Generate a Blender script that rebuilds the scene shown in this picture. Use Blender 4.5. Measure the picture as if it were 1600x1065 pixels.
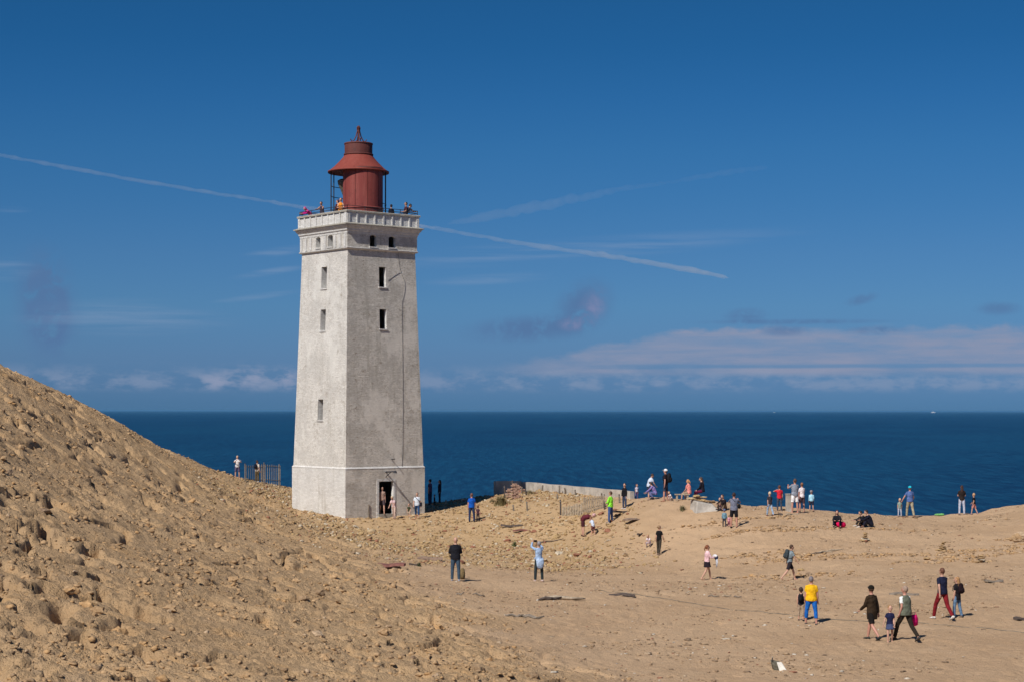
import bpy, bmesh, math, random
import numpy as np
from mathutils import Vector, Matrix

for o in list(bpy.data.objects):
    bpy.data.objects.remove(o, do_unlink=True)
SC = bpy.context.scene
COL = SC.collection
R = math.radians

# ------------------------------------------------------------------ camera, world, sun, exposure
F, CX, HY = 2800.0, 800.0, 641.0          # focal length in photo pixels, centre column, horizon row (photo 1600 x 1065)
cam_d = bpy.data.cameras.new('camera')
cam = bpy.data.objects.new('camera', cam_d)
COL.objects.link(cam)
cam.location = (0, 0, 0)
cam.rotation_euler = (R(90), R(-0.06), 0)
cam_d.sensor_width = 36.0
cam_d.lens = F / 1600 * 36
cam_d.shift_y = (HY - 532.5) / 1600
cam_d.clip_start = 0.5
cam_d.clip_end = 600000
SC.camera = cam

SUN_EL = R(46)
SUN_DIR = Vector((-0.555, -0.832, 0)).normalized() * math.cos(SUN_EL)
SUN_DIR.z = math.sin(SUN_EL)
sun_d = bpy.data.lights.new('sun', 'SUN')
sun_d.energy = 4.85
sun_d.angle = R(0.53)
sun_d.color = (1.0, 0.955, 0.89)
sun = bpy.data.objects.new('sun', sun_d)
COL.objects.link(sun)
sun.rotation_euler = SUN_DIR.to_track_quat('Z', 'Y').to_euler()

SC.view_settings.view_transform = 'Standard'
SC.view_settings.look = 'None'
SC.view_settings.exposure = 0.0
SC.view_settings.gamma = 1.0
SC.view_settings.use_curve_mapping = False


class NT:
    """small wrapper that makes node chains short to write"""
    def __init__(s, tree):
        s.t = tree
        s.n = tree.nodes
        s.l = tree.links

    def new(s, typ, **kw):
        nd = s.n.new(typ)
        for k, v in kw.items():
            setattr(nd, k, v)
        return nd

    def put(s, sock, v):
        if isinstance(v, bpy.types.NodeSocket):
            s.l.new(v, sock)
        elif v is not None:
            if sock.type == 'RGBA' and not hasattr(v, '__len__'):
                v = (v, v, v, 1)
            elif sock.type == 'RGBA' and len(v) == 3:
                v = (*v, 1)
            sock.default_value = v

    def m(s, op, a, b=None, c=None, clamp=False):
        nd = s.new('ShaderNodeMath', operation=op, use_clamp=clamp)
        for i, v in enumerate((a, b, c)):
            s.put(nd.inputs[i], v)
        return nd.outputs[0]

    def ramp(s, v, a, b, lo=0.0, hi=1.0):
        nd = s.new('ShaderNodeMapRange', interpolation_type='SMOOTHSTEP')
        for i, x in enumerate((v, a, b, lo, hi)):
            s.put(nd.inputs[i], x)
        return nd.outputs[0]

    def mix(s, f, a, b, blend='MIX'):
        nd = s.new('ShaderNodeMix', data_type='RGBA', blend_type=blend)
        s.put(nd.inputs[0], f)
        s.put(nd.inputs[6], a)
        s.put(nd.inputs[7], b)
        return nd.outputs[2]

    def noise(s, vec, scale, detail=4, rough=0.55, dist=0.0, col=False):
        nd = s.new('ShaderNodeTexNoise')
        s.put(nd.inputs['Vector'], vec)
        nd.inputs['Scale'].default_value = scale
        nd.inputs['Detail'].default_value = detail
        nd.inputs['Roughness'].default_value = rough
        nd.inputs['Distortion'].default_value = dist
        return nd.outputs['Color' if col else 'Fac']

    def vec(s, x, y, z=0.0):
        nd = s.new('ShaderNodeCombineXYZ')
        for i, v in enumerate((x, y, z)):
            s.put(nd.inputs[i], v)
        return nd.outputs[0]

    def mapping(s, vec, scale=(1, 1, 1), rot=(0, 0, 0), loc=(0, 0, 0)):
        nd = s.new('ShaderNodeMapping')
        s.put(nd.inputs['Vector'], vec)
        nd.inputs['Scale'].default_value = scale
        nd.inputs['Rotation'].default_value = rot
        nd.inputs['Location'].default_value = loc
        return nd.outputs[0]


def srgb(r, g, b):
    return tuple((c / 255 / 12.92) if c / 255 <= 0.04045 else ((c / 255 + 0.055) / 1.055) ** 2.4 for c in (r, g, b))


# ---- world: Nishita daylight with thin clouds placed by direction
world = bpy.data.worlds.new('World')
SC.world = world
world.use_nodes = True
W = NT(world.node_tree)
W.n.clear()
out = W.new('ShaderNodeOutputWorld')
bg = W.new('ShaderNodeBackground')
W.l.new(bg.outputs[0], out.inputs[0])
SKY_STRENGTH = 0.1
bg.inputs[1].default_value = SKY_STRENGTH
sky = W.new('ShaderNodeTexSky', sky_type='NISHITA')
sky.sun_disc = False
sky.sun_elevation = SUN_EL
sky.sun_rotation = math.atan2(SUN_DIR.x, SUN_DIR.y)
sky.altitude = 300
sky.air_density = 1.0
sky.dust_density = 0.25
sky.ozone_density = 3.5
tc = W.new('ShaderNodeTexCoord')
sep = W.new('ShaderNodeSeparateXYZ')
W.l.new(tc.outputs['Generated'], sep.inputs[0])
DX, DY, DZ = sep.outputs
AZ = W.m('MULTIPLY', W.m('ARCTAN2', DX, DY), F)      # azimuth and elevation, in units of 1/2800 rad
EL = W.m('MULTIPLY', W.m('ARCSINE', DZ), F)
# polarising filter on the lens and sea air: how much of each colour of the clear sky comes through, by elevation
cr = W.new('ShaderNodeValToRGB')
cr.color_ramp.interpolation = 'LINEAR'
FILTER = [(11, (0.1054, 0.2573, 0.6178)), (41, (0.129, 0.2667, 0.6115)), (81, (0.1517, 0.2847, 0.5917)), (161, (0.164, 0.3282, 0.5855)), (241, (0.1549, 0.3263, 0.5658)), (321, (0.1302, 0.3259, 0.5552)), (401, (0.1113, 0.3277, 0.5506)), (481, (0.0885, 0.3115, 0.5366)), (561, (0.0711, 0.2965, 0.5086)), (636, (0.0679, 0.292, 0.4922))]
while len(cr.color_ramp.elements) < len(FILTER): cr.color_ramp.elements.new(0.5)
for el_, (e_, c_) in zip(cr.color_ramp.elements, FILTER):
    el_.position = e_ / 700
    el_.color = (*c_, 1)
W.put(cr.inputs[0], W.m('DIVIDE', EL, 700))
c_sky = W.mix(1.0, sky.outputs[0], cr.outputs[0], 'MULTIPLY')
PV = W.vec(AZ, EL, 0)
n_big = W.noise(W.mapping(PV, (1 / 220, 1 / 40, 1)), 1.0, 6, 0.6)
n_lump = W.noise(W.mapping(PV, (1 / 55, 1 / 26, 1)), 1.0, 6, 0.62)
n_wisp = W.noise(W.mapping(PV, (1 / 300, 1 / 14, 1), rot=(0, 0, R(-4))), 1.0, 5, 0.6)
n_smk = W.noise(W.mapping(PV, (1 / 34, 1 / 34, 1), loc=(5, 3, 0)), 1.0, 6, 0.65, 0.4)


def px(u, v):
    return math.atan((u - CX) / F) * F, math.atan((HY - v) / F) * F


def blob(u, v, ru, rv, rot=0.0):
    a, e = px(u, v)
    da = W.m('SUBTRACT', AZ, a)
    de = W.m('SUBTRACT', EL, e)
    c, s_ = math.cos(R(rot)), math.sin(R(rot))
    p = W.m('ADD', W.m('MULTIPLY', da, c / ru), W.m('MULTIPLY', de, s_ / ru))
    q = W.m('ADD', W.m('MULTIPLY', da, -s_ / rv), W.m('MULTIPLY', de, c / rv))
    d = W.m('SQRT', W.m('ADD', W.m('MULTIPLY', p, p), W.m('MULTIPLY', q, q)))
    return W.ramp(d, 1.0, 0.15)


def total(ms):
    r = ms[0]
    for x in ms[1:]:
        r = W.m('ADD', r, x)
    return r


K = 1.0 / SKY_STRENGTH
def skycol(r, g, b):
    return tuple(c * K for c in srgb(r, g, b))

# long lilac bank low over the sea on the right (goes on round the horizon)
up = W.ramp(AZ, -90, 330, 66, 126)
band = W.m('MULTIPLY', W.ramp(W.m('ADD', EL, W.m('MULTIPLY', W.m('SUBTRACT', n_lump, 0.5), 34)), W.m('ADD', up, 6), W.m('SUBTRACT', up, 8)),
           W.ramp(EL, 50, 62))
band = W.m('MULTIPLY', band, W.ramp(AZ, -60, 120))
band = W.m('MULTIPLY', band, W.ramp(n_big, 0.30, 0.62, 0.30, 1.0))
band = W.m('MULTIPLY', band, W.ramp(n_wisp, 0.25, 0.60, 0.55, 1.0))
gap = W.m('MULTIPLY', W.ramp(W.m('ABSOLUTE', W.m('SUBTRACT', EL, W.m('ADD', 66, W.m('MULTIPLY', n_wisp, 6)))), 5.0, 1.0), W.ramp(AZ, 60, 260))
band = W.m('MULTIPLY', band, W.m('SUBTRACT', 1.0, W.m('MULTIPLY', gap, 0.75)))
c1 = W.mix(W.m('MULTIPLY', band, 0.95, clamp=True), c_sky, skycol(139, 148, 174))
# row of small far cumulus just above the horizon
row = W.m('MULTIPLY', W.ramp(EL, 24, 40), W.ramp(EL, 78, 46))
row = W.m('MULTIPLY', row, W.ramp(n_lump, 0.40, 0.64))
c2 = W.mix(W.m('MULTIPLY', row, 0.44), c1, skycol(143, 156, 182))
# brighter puffs behind the dune
pf = total([blob(385, 590, 62, 30), blob(445, 590, 32, 24), blob(330, 597, 36, 18)])
pf = W.m('MULTIPLY', pf, W.ramp(n_lump, 0.40, 0.62))
c3 = W.mix(W.m('MULTIPLY', pf, 0.75, clamp=True), c2, skycol(140, 152, 180))
# thin grey cloud rags
rag = total([blob(72, 482, 60, 112, 8), blob(74, 486, 40, 80, 8), blob(825, 514, 130, 28, 3), blob(912, 480, 66, 50, 40)])
rag2 = total([blob(1165, 494, 44, 16, 2), blob(1345, 471, 34, 11, 14), blob(1560, 487, 44, 14), blob(1240, 504, 190, 6), blob(1370, 518, 60, 9), blob(1225, 518, 50, 12)])
rag = W.m('MULTIPLY', W.m('MINIMUM', W.m('ADD', rag, W.m('MULTIPLY', rag2, 0.7)), 1.0), W.ramp(n_smk, 0.28, 0.55))
c4 = W.mix(W.m('MULTIPLY', rag, 0.88, clamp=True), c3, skycol(84, 117, 160))
lit = W.m('MULTIPLY', total([blob(925, 484, 26, 44, -25), blob(898, 506, 34, 16)]), W.ramp(n_smk, 0.38, 0.66))
c5 = W.mix(W.m('MULTIPLY', lit, 0.55, clamp=True), c4, skycol(137, 141, 178))
# faint high wisps
wsp = total([blob(770, 436, 130, 11, 3), blob(400, 466, 90, 7, 8), blob(420, 428, 80, 8, 10), blob(200, 500, 200, 34), blob(10, 430, 60, 22), blob(15, 340, 40, 6),
             blob(430, 397, 70, 10, 9), blob(900, 390, 420, 22, 4)])
wsp = W.m('MULTIPLY', W.m('MINIMUM', wsp, 1.0), W.ramp(n_wisp, 0.36, 0.66))
c6 = W.mix(W.m('MULTIPLY', wsp, 0.30, clamp=True), c5, skycol(140, 160, 190))
W.l.new(c6, bg.inputs[0])


# ------------------------------------------------------------------ helpers
def tag(o, label=None, cat=None, group=None, kind=None):
    if label: o['label'] = label
    if cat: o['category'] = cat
    if group: o['group'] = group
    if kind: o['kind'] = kind
    return o


def empty(name, loc=(0, 0, 0), rz=0.0, parent=None):
    o = bpy.data.objects.new(name, None)
    COL.objects.link(o)
    o.location = loc
    o.rotation_euler = (0, 0, rz)
    o.empty_display_size = 0.2
    if parent: o.parent = parent
    return o


def mesh_obj(name, verts, faces, mat=None, parent=None, smooth=False, fmats=None):
    me = bpy.data.meshes.new(name)
    me.from_pydata([tuple(v) for v in verts], [], [tuple(f) for f in faces])
    mats = mat if isinstance(mat, (list, tuple)) else [mat]
    for m_ in mats:
        if m_: me.materials.append(m_)
    if fmats is not None:
        me.polygons.foreach_set('material_index', fmats)
    if smooth:
        me.polygons.foreach_set('use_smooth', [True] * len(me.polygons))
    me.update()
    o = bpy.data.objects.new(name, me)
    COL.objects.link(o)
    if parent: o.parent = parent
    return o


class MB:
    """collects simple solids into one mesh"""
    def __init__(s):
        s.v, s.f = [], []

    def add(s, v, f):
        b = len(s.v)
        s.v += [tuple(p) for p in v]
        s.f += [tuple(i + b for i in q) for q in f]
        return s

    def hexa(s, p):     # p: 4 bottom corners (ccw from above) and 4 top corners
        return s.add(p, [(3, 2, 1, 0), (4, 5, 6, 7), (0, 1, 5, 4), (1, 2, 6, 5), (2, 3, 7, 6), (3, 0, 4, 7)])

    def box(s, c, d, rot=None):
        x, y, z = d[0] / 2, d[1] / 2, d[2] / 2
        p = [Vector(q) for q in ((-x, -y, -z), (x, -y, -z), (x, y, -z), (-x, y, -z), (-x, -y, z), (x, -y, z), (x, y, z), (-x, y, z))]
        if rot is not None: p = [rot @ q for q in p]
        return s.hexa([q + Vector(c) for q in p])

    def tube(s, pts, rad, n=8, lat=None, cap=True):
        v, f = loft(pts, rad, n, lat, cap)
        return s.add(v, f)

    def lathe(s, prof, n=32, c=(0, 0, 0), a0=0.0, a1=None):
        full = a1 is None
        a1 = 2 * math.pi if full else a1
        k = n if full else n + 1
        v, f = [], []
        for r, z in prof:
            for i in range(k):
                a = a0 + (a1 - a0) * i / n
                v.append((c[0] + r * math.cos(a), c[1] + r * math.sin(a), c[2] + z))
        for j in range(len(prof) - 1):
            for i in range(n):
                i2 = (i + 1) % k
                f.append((j * k + i, j * k + i2, (j + 1) * k + i2, (j + 1) * k + i))
        return s.add(v, f)

    def build(s, name, mat=None, parent=None, smooth=False):
        return mesh_obj(name, s.v, s.f, mat, parent, smooth)


def loft(pts, rad, n=8, lat=None, cap=True):
    pts = [Vector(p) for p in pts]
    lat = Vector(lat) if lat is not None else None
    v, f = [], []
    for i, p in enumerate(pts):
        a = pts[max(0, i - 1)]
        b = pts[min(len(pts) - 1, i + 1)]
        t = (b - a).normalized() if (b - a).length > 1e-9 else Vector((0, 0, 1))
        L = lat if lat is not None else (Vector((1, 0, 0)) if abs(t.x) < 0.9 else Vector((0, 1, 0)))
        x = (L - t * L.dot(t))
        x = x.normalized() if x.length > 1e-6 else t.orthogonal().normalized()
        y = t.cross(x)
        r = rad[i]
        rx, ry = r if hasattr(r, '__len__') else (r, r)
        for k in range(n):
            th = 2 * math.pi * k / n
            v.append(p + x * (rx * math.cos(th)) + y * (ry * math.sin(th)))
    m_ = len(pts)
    for i in range(m_ - 1):
        for k in range(n):
            k2 = (k + 1) % n
            f.append((i * n + k, i * n + k2, (i + 1) * n + k2, (i + 1) * n + k))
    if cap:
        f.append(tuple(range(n - 1, -1, -1)))
        f.append(tuple(range((m_ - 1) * n, m_ * n)))
    return v, f


def ellipsoid(c, r, n=10, m_=7, rot=None):
    v, f = [], []
    c = Vector(c)
    for j in range(m_ + 1):
        ph = math.pi * j / m_
        for i in range(n):
            a = 2 * math.pi * i / n
            p = Vector((r[0] * math.sin(ph) * math.cos(a), r[1] * math.sin(ph) * math.sin(a), -r[2] * math.cos(ph)))
            if rot is not None: p = rot @ p
            v.append(c + p)
    for j in range(m_):
        for i in range(n):
            i2 = (i + 1) % n
            f.append((j * n + i, j * n + i2, (j + 1) * n + i2, (j + 1) * n + i))
    return v, f


MATS = {}
def mat(name, col, rough=0.8, var=0.15, scale=6.0, bump=0.0, bscale=None, spec=0.3, metal=0.0, col2=None):
    if name in MATS: return MATS[name]
    m_ = bpy.data.materials.new(name)
    m_.use_nodes = True
    T = NT(m_.node_tree)
    b = T.n['Principled BSDF']
    tc_ = T.new('ShaderNodeTexCoord').outputs['Object']
    n_ = T.noise(tc_, scale, 5, 0.6)
    lo = tuple(c * (1 - var) for c in col) if col2 is None else col2
    hi = tuple(min(1, c * (1 + var)) for c in col)
    T.put(b.inputs['Base Color'], T.mix(T.ramp(n_, 0.3, 0.7), lo, hi))
    b.inputs['Roughness'].default_value = rough
    b.inputs['Specular IOR Level'].default_value = spec
    b.inputs['Metallic'].default_value = metal
    if bump:
        bp = T.new('ShaderNodeBump')
        bp.inputs['Strength'].default_value = 1.0
        bp.inputs['Distance'].default_value = bump
        T.put(bp.inputs['Height'], T.noise(tc_, bscale or scale * 4, 4, 0.6))
        T.l.new(bp.outputs[0], b.inputs['Normal'])
    MATS[name] = m_
    return m_


# ------------------------------------------------------------------ terrain
def hash2(ix, iy, seed):
    h = (ix.astype(np.int64) * 374761393 + iy.astype(np.int64) * 668265263 + seed * 1274126177) & 0xFFFFFFFF
    h = ((h ^ (h >> 13)) * 1274126177) & 0xFFFFFFFF
    h = ((h ^ (h >> 16)) * 2246822519) & 0xFFFFFFFF
    return ((h ^ (h >> 15)) & 0xFFFFFF) / float(0xFFFFFF)


def vnoise(x, y, seed=0):
    ix, iy = np.floor(x), np.floor(y)
    fx, fy = x - ix, y - iy
    fx = fx * fx * fx * (fx * (fx * 6 - 15) + 10)
    fy = fy * fy * fy * (fy * (fy * 6 - 15) + 10)
    ix, iy = ix.astype(np.int64), iy.astype(np.int64)
    a, b = hash2(ix, iy, seed), hash2(ix + 1, iy, seed)
    c, d = hash2(ix, iy + 1, seed), hash2(ix + 1, iy + 1, seed)
    return (a + (b - a) * fx) * (1 - fy) + (c + (d - c) * fx) * fy


def fbm(x, y, oct_, seed=0, gain=0.5):
    s, a, t = 0, 1.0, 0
    for i in range(oct_):
        s = s + a * vnoise(x * 2.03 ** i + 17.3 * i, y * 2.03 ** i - 9.1 * i, seed + i)
        t += a
        a *= gain
    return s / t


def lumps(x, y, seed, keep=0.5):
    """rounded clods of uneven size, one at most per unit cell: height 0..1"""
    ix, iy = np.floor(x).astype(np.int64), np.floor(y).astype(np.int64)
    h = np.zeros_like(x)
    for dx in (-1, 0, 1):
        for dy in (-1, 0, 1):
            cx, cy = ix + dx, iy + dy
            r = hash2(cx, cy, seed + 3)
            px_ = cx + 0.2 + 0.6 * hash2(cx, cy, seed + 1)
            py_ = cy + 0.2 + 0.6 * hash2(cx, cy, seed + 2)
            rad = np.where(r < keep, 0.16 + 0.5 * (r / keep) ** 2.2, 1e-3)
            d2 = ((x - px_) ** 2 + (y - py_) ** 2) / rad ** 2
            h = np.maximum(h, rad * np.sqrt(np.clip(1 - d2, 0, 1)))
    return h


def sstep(a, b, x):
    t = np.clip((x - a) / (b - a), 0, 1)
    return t * t * (3 - 2 * t)


PIX = [  # photo column, photo row, metres from the camera: the lie of the ground
    (1415, 1000, 55), (1270, 975, 60), (1475, 967, 61), (712, 908, 72), (842, 908, 74), (1235, 907, 77), (1106, 907, 77),
    (1030, 867, 92), (953, 817, 100), (737, 816, 108), (912, 838, 101), (1147, 826, 91), (1217, 800, 97), (1242, 799, 98),
    (1422, 807, 101), (1503, 803, 102), (1040, 782, 100), (1085, 795, 97), (1400, 900, 74), (1400, 850, 87), (1560, 850, 86), (1560, 900, 74),
    (1580, 803, 98), (1620, 795, 97), (1700, 770, 97), (1310, 822, 92), (1357, 820, 93), (1268, 798, 99),
    (1000, 1065, 46.5), (1200, 1065, 47), (1400, 1065, 47), (1600, 1065, 47), (1600, 1000, 55), (1200, 1000, 56), (1000, 1000, 56), (1000, 940, 67),
    # round the tower
    (457, 796, 113.5), (540, 809, 108), (600, 810, 109), (664, 801, 112), (690, 786, 120), (730, 784, 119), (440, 775, 126), (420, 756, 146), (380, 750, 147),
    (600, 850, 93), (660, 880, 82),
    # mound with the ruined wall
    (808, 764, 119), (870, 780, 112), (940, 781, 108.5), (800, 787, 114), (880, 806, 104.5), (945, 792, 104),
    (850, 771, 119), (900, 773, 115.5), (935, 776, 112.5), (988, 781, 109), (770, 782, 118), (1010, 779, 103), (1120, 789, 100), (1200, 797, 99.5), (830, 830, 103),
    # toe of the dune
    (960, 1060, 46), (800, 985, 56.5), (700, 930, 67), (540, 845, 95),
    # dune flank
    (0, 1065, 26), (200, 1065, 28), (400, 1065, 31), (600, 1065, 36), (800, 1065, 41.5), (0, 850, 42), (200, 850, 50), (400, 870, 64),
    (540, 870, 82), (600, 930, 62), (500, 930, 56), (0, 700, 60), (150, 720, 73), (300, 790, 86), (400, 790, 106), (0, 620, 70), (450, 812, 103),
    # dune crest
    (0, 575, 80), (80, 606, 92), (160, 648, 105), (250, 700, 124), (340, 743, 148), (-150, 530, 70), (-400, 420, 55),
]
WORLD = [(-8, 12, -3.3), (0, 12, -4.2), (8, 12, -5.6), (12, 25, -7.1), (-16, 20, -2.3), (-25, 30, 0.5), (-30, 50, 3.6), (-34, 80, 4.0), (0, 2, -3.4), (-12, 2, -2.6), (14, 2, -6),
         (22, 40, -7.2), (36, 60, -6.9), (45, 90, -5.2), (-36, 110, 1.5), (-38, 150, -2), (10, 140, -7), (30, 130, -7), (-8, 140, -7), (55, 100, -4)]
CP = [((u - CX) / F * d, d, (HY - v) / F * d) for u, v, d in PIX] + WORLD
CP = np.array(CP)


def _phi(r2):
    return np.where(r2 > 1e-12, r2 * np.log(r2 + 1e-12), 0)


def _solve():
    P = CP[:, :2]
    n = len(P)
    r2 = ((P[:, None] - P[None]) ** 2).sum(-1)
    A = np.zeros((n + 3, n + 3))
    A[:n, :n] = _phi(r2) + np.eye(n) * 18.0
    A[:n, n] = A[n, :n] = 1
    A[:n, n + 1:] = P
    A[n + 1:, :n] = P.T
    b = np.zeros(n + 3)
    b[:n] = CP[:, 2]
    return np.linalg.solve(A, b)


CW = _solve()


def base_h(x, y):
    z = CW[len(CP)] + CW[len(CP) + 1] * x + CW[len(CP) + 2] * y
    for (a, b, _), w in zip(CP, CW):
        z = z + w * _phi((x - a) ** 2 + (y - b) ** 2)
    return z


EDGE_X = [-90, -26, -20, -12, -6, -1.5, 1.5, 5, 7.2, 8.2, 9.5, 12, 20, 30, 36, 60]
EDGE_Y = [150, 151, 149, 132, 123.5, 125.5, 126, 120, 113, 107, 102.5, 101, 101, 102.5, 99.5, 99]


def edge(x):
    return np.interp(x, EDGE_X, EDGE_Y) + 1.2 * (fbm(x * 0.4, x * 0 + 3.3, 3, 71) - 0.5)


def toe_x(y):
    return np.interp(y, [0, 26, 46, 67, 96, 140, 170], [16, 8, 2.4, -2.6, -9.0, -20, -26])


def dune_mask(x, y):
    d = toe_x(y) - x + 5.0 * (fbm(x * 0.22, y * 0.22, 4, 5) - 0.5)
    return sstep(-1.2, 3.0, d)


def rubble_mask(x, y):
    a = sstep(-26, -20, x) * sstep(9, 2, x) * sstep(80, 96, y)
    return a * (1 - 0.75 * dune_mask(x, y))


def height(x, y, fine=True):
    x = np.asarray(x, float)
    y = np.asarray(y, float)
    z = base_h(x, y)
    dm = dune_mask(x, y)
    rm = rubble_mask(x, y)
    # soft undulation everywhere
    z = z + 0.16 * (fbm(x * 0.35, y * 0.35, 3, 11) - 0.5) * (0.6 + dm)
    if fine:
        # dune flank: slumped sand in streaks along the fall line, hollows and clods
        s_ = x * 0.93 - y * 0.36
        t_ = x * 0.36 + y * 0.93
        wx = 0.9 * (fbm(x * 0.8, y * 0.8, 3, 21) - 0.5)
        rid = 1 - np.abs(2 * fbm(s_ * 0.55 + wx, t_ * 1.0, 4, 31, 0.55) - 1)
        rid2 = 1 - np.abs(2 * fbm(s_ * 1.7 + wx, t_ * 2.6, 3, 37, 0.6) - 1)
        patch = sstep(0.40, 0.62, fbm(x * 0.30, y * 0.30, 3, 41))
        patch2 = sstep(0.42, 0.60, fbm(x * 0.9, y * 0.9, 3, 43))
        z = z + dm * (0.34 * (rid - 0.75) * (0.25 + 0.75 * patch) + 0.09 * (rid2 - 0.7) * (0.3 + patch2))
        rag = fbm(x * 7.0 + 3 * wx, y * 5.2, 4, 141, 0.62)
        z = z + (dm + 0.45 * rm) * 0.34 * np.abs(rag - 0.5) * (0.25 + 0.75 * sstep(0.46, 0.60, fbm(x * 0.7, y * 0.6, 3, 147)))
        # small slips: a sharp scarp with a hollow below it
        sl = fbm(x * 0.62 + 0.5 * wx, y * 0.42, 3, 151)
        z = z - dm * 0.44 * sstep(0.575, 0.590, sl) * sstep(0.72, 0.60, sl)
        wq = 0.35 * (fbm(x * 4.0, y * 3.2, 3, 161) - 0.5)
        wr_ = 0.35 * (fbm(x * 4.0, y * 3.2, 3, 171) - 0.5)
        z = z + dm * 0.20 * lumps(x * 1.1 + wx * 0.4 + wq, y * 0.9 + wr_, 51, 0.30) * patch
        z = z + dm * 0.12 * lumps(x * 2.6 + wx * 0.5 + 1.6 * wq, y * 2.2 + 1.6 * wr_, 61, 0.42) * (0.15 + 0.85 * patch2)
        z = z + (dm * 0.9 + rm * 0.8) * 0.075 * lumps(x * 6.0 + 2.4 * wq, y * 4.6 + 2.4 * wr_, 67, 0.55) * (0.3 + 0.7 * patch2)
        # trodden sand: low windblown steps and footprints
        fl = 1 - dm
        z = z + fl * 0.09 * (fbm(x * 0.9, y * 0.9, 3, 81) - 0.5)
        st = np.mod(z * 3.1 + 1.6 * fbm(x * 0.25, y * 0.5, 4, 91), 1.0)
        bank = sstep(76, 84, y) * sstep(6, 11, x)
        z = z + fl * (0.02 + 0.06 * bank) * np.minimum(st / 0.75, (1 - st) / 0.25)
        wf = 0.3 * (fbm(x * 3.0, y * 3.0, 2, 181) - 0.5)
        z = z - fl * 0.075 * lumps(x * 2.3 + wf, y * 1.7 - wf, 95, 0.7) * sstep(0.30, 0.55, fbm(x * 0.35, y * 0.35, 2, 97))
        z = z - fl * 0.055 * lumps(x * 3.7 - wf, y * 2.6 + wf, 96, 0.6)
        z = z + fl * 0.035 * (fbm(x * 3.6, y * 2.2, 3, 187) - 0.5)
    t = y - edge(x)
    z = np.where(t > 0, z - (0.10 * t * t / (1 + 0.02 * t * t) + 1.15 * t * sstep(0, 6, t)), z)
    return np.maximum(z, -66.5)


def hz(x, y):
    return float(height(np.array([x]), np.array([y]))[0])


_dd = np.concatenate([np.arange(20, 70, 0.05), np.arange(70, 160, 0.06)])
def hit(u, v, dmax=158.0, dmin=20.0):
    """first point of the ground on the sight line through photo pixel (u, v)"""
    a, w = (u - CX) / F, (HY - v) / F
    d = _dd[(_dd < dmax) & (_dd >= dmin)]
    h = height(a * d, d)
    k = np.nonzero(h >= w * d)[0]
    if len(k) == 0:
        # clears the crest: stand on the brow that comes closest to the sight line
        i = int(np.argmax((h - w * d) / d))
        dd = d[i]
    else:
        dd = d[k[0]]
    return Vector((a * dd, dd, hz(a * dd, dd)))

# ------------------------------------------------------------------ ground mesh (finer towards the camera)
def sand_material():
    m_ = bpy.data.materials.new('sand')
    m_.use_nodes = True
    T = NT(m_.node_tree)
    b = T.n['Principled BSDF']
    geo = T.new('ShaderNodeNewGeometry').outputs['Position']
    n1 = T.noise(geo, 0.16, 5, 0.6)
    n2 = T.noise(geo, 0.9, 6, 0.65)
    n3 = T.noise(geo, 9.0, 5, 0.7)
    n4 = T.noise(geo, 30.0, 3, 0.7)
    at = T.new('ShaderNodeAttribute', attribute_name='dune')
    dm = at.outputs['Fac']
    at2 = T.new('ShaderNodeAttribute', attribute_name='rubble')
    c_flat = T.mix(T.ramp(n1, 0.35, 0.68), (0.525, 0.357, 0.218), (0.455, 0.302, 0.18))
    c_flat = T.mix(T.m('MULTIPLY', T.ramp(n2, 0.50, 0.72), 0.5), c_flat, (0.56, 0.395, 0.25))
    c_dune = T.mix(T.ramp(n1, 0.35, 0.65), (0.525, 0.352, 0.196), (0.45, 0.298, 0.165))
    c_dune = T.mix(T.m('MULTIPLY', T.ramp(n2, 0.52, 0.70), 0.6), c_dune, (0.54, 0.325, 0.150))     # ochre iron-stained seams
    c_dune = T.mix(T.m('MULTIPLY', T.ramp(n2, 0.46, 0.28), 0.45), c_dune, (0.41, 0.295, 0.192))
    c = T.mix(dm, c_flat, c_dune)
    c = T.mix(T.m('MULTIPLY', at2.outputs['Fac'], 0.55), c, (0.50, 0.335, 0.165))
    # damp and dark grains
    c = T.mix(T.m('MULTIPLY', T.ramp(n3, 0.56, 0.74), 0.30), c, (0.25, 0.165, 0.10))
    c = T.mix(T.m('MULTIPLY', T.ramp(n4, 0.58, 0.72), 0.35), c, (0.20, 0.135, 0.085))
    c = T.mix(T.m('MULTIPLY', T.ramp(n3, 0.44, 0.26), 0.25), c, (0.56, 0.42, 0.27))
    T.put(b.inputs['Base Color'], c)
    b.inputs['Roughness'].default_value = 0.95
    b.inputs['Specular IOR Level'].default_value = 0.1
    bp = T.new('ShaderNodeBump')
    bp.inputs['Strength'].default_value = 1.0
    bp.inputs['Distance'].default_value = 0.16
    hgt = T.m('ADD', T.m('MULTIPLY', n3, 0.55), T.m('MULTIPLY', n4, 0.22))
    hgt = T.m('ADD', hgt, T.m('MULTIPLY', T.noise(geo, 3.2, 4, 0.65), 0.7))
    hgt = T.m('MULTIPLY', hgt, T.m('ADD', 0.8, T.m('MULTIPLY', dm, 0.2)))
    T.put(bp.inputs['Height'], hgt)
    T.l.new(bp.outputs[0], b.inputs['Normal'])
    return m_


SAND = sand_material()


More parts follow.
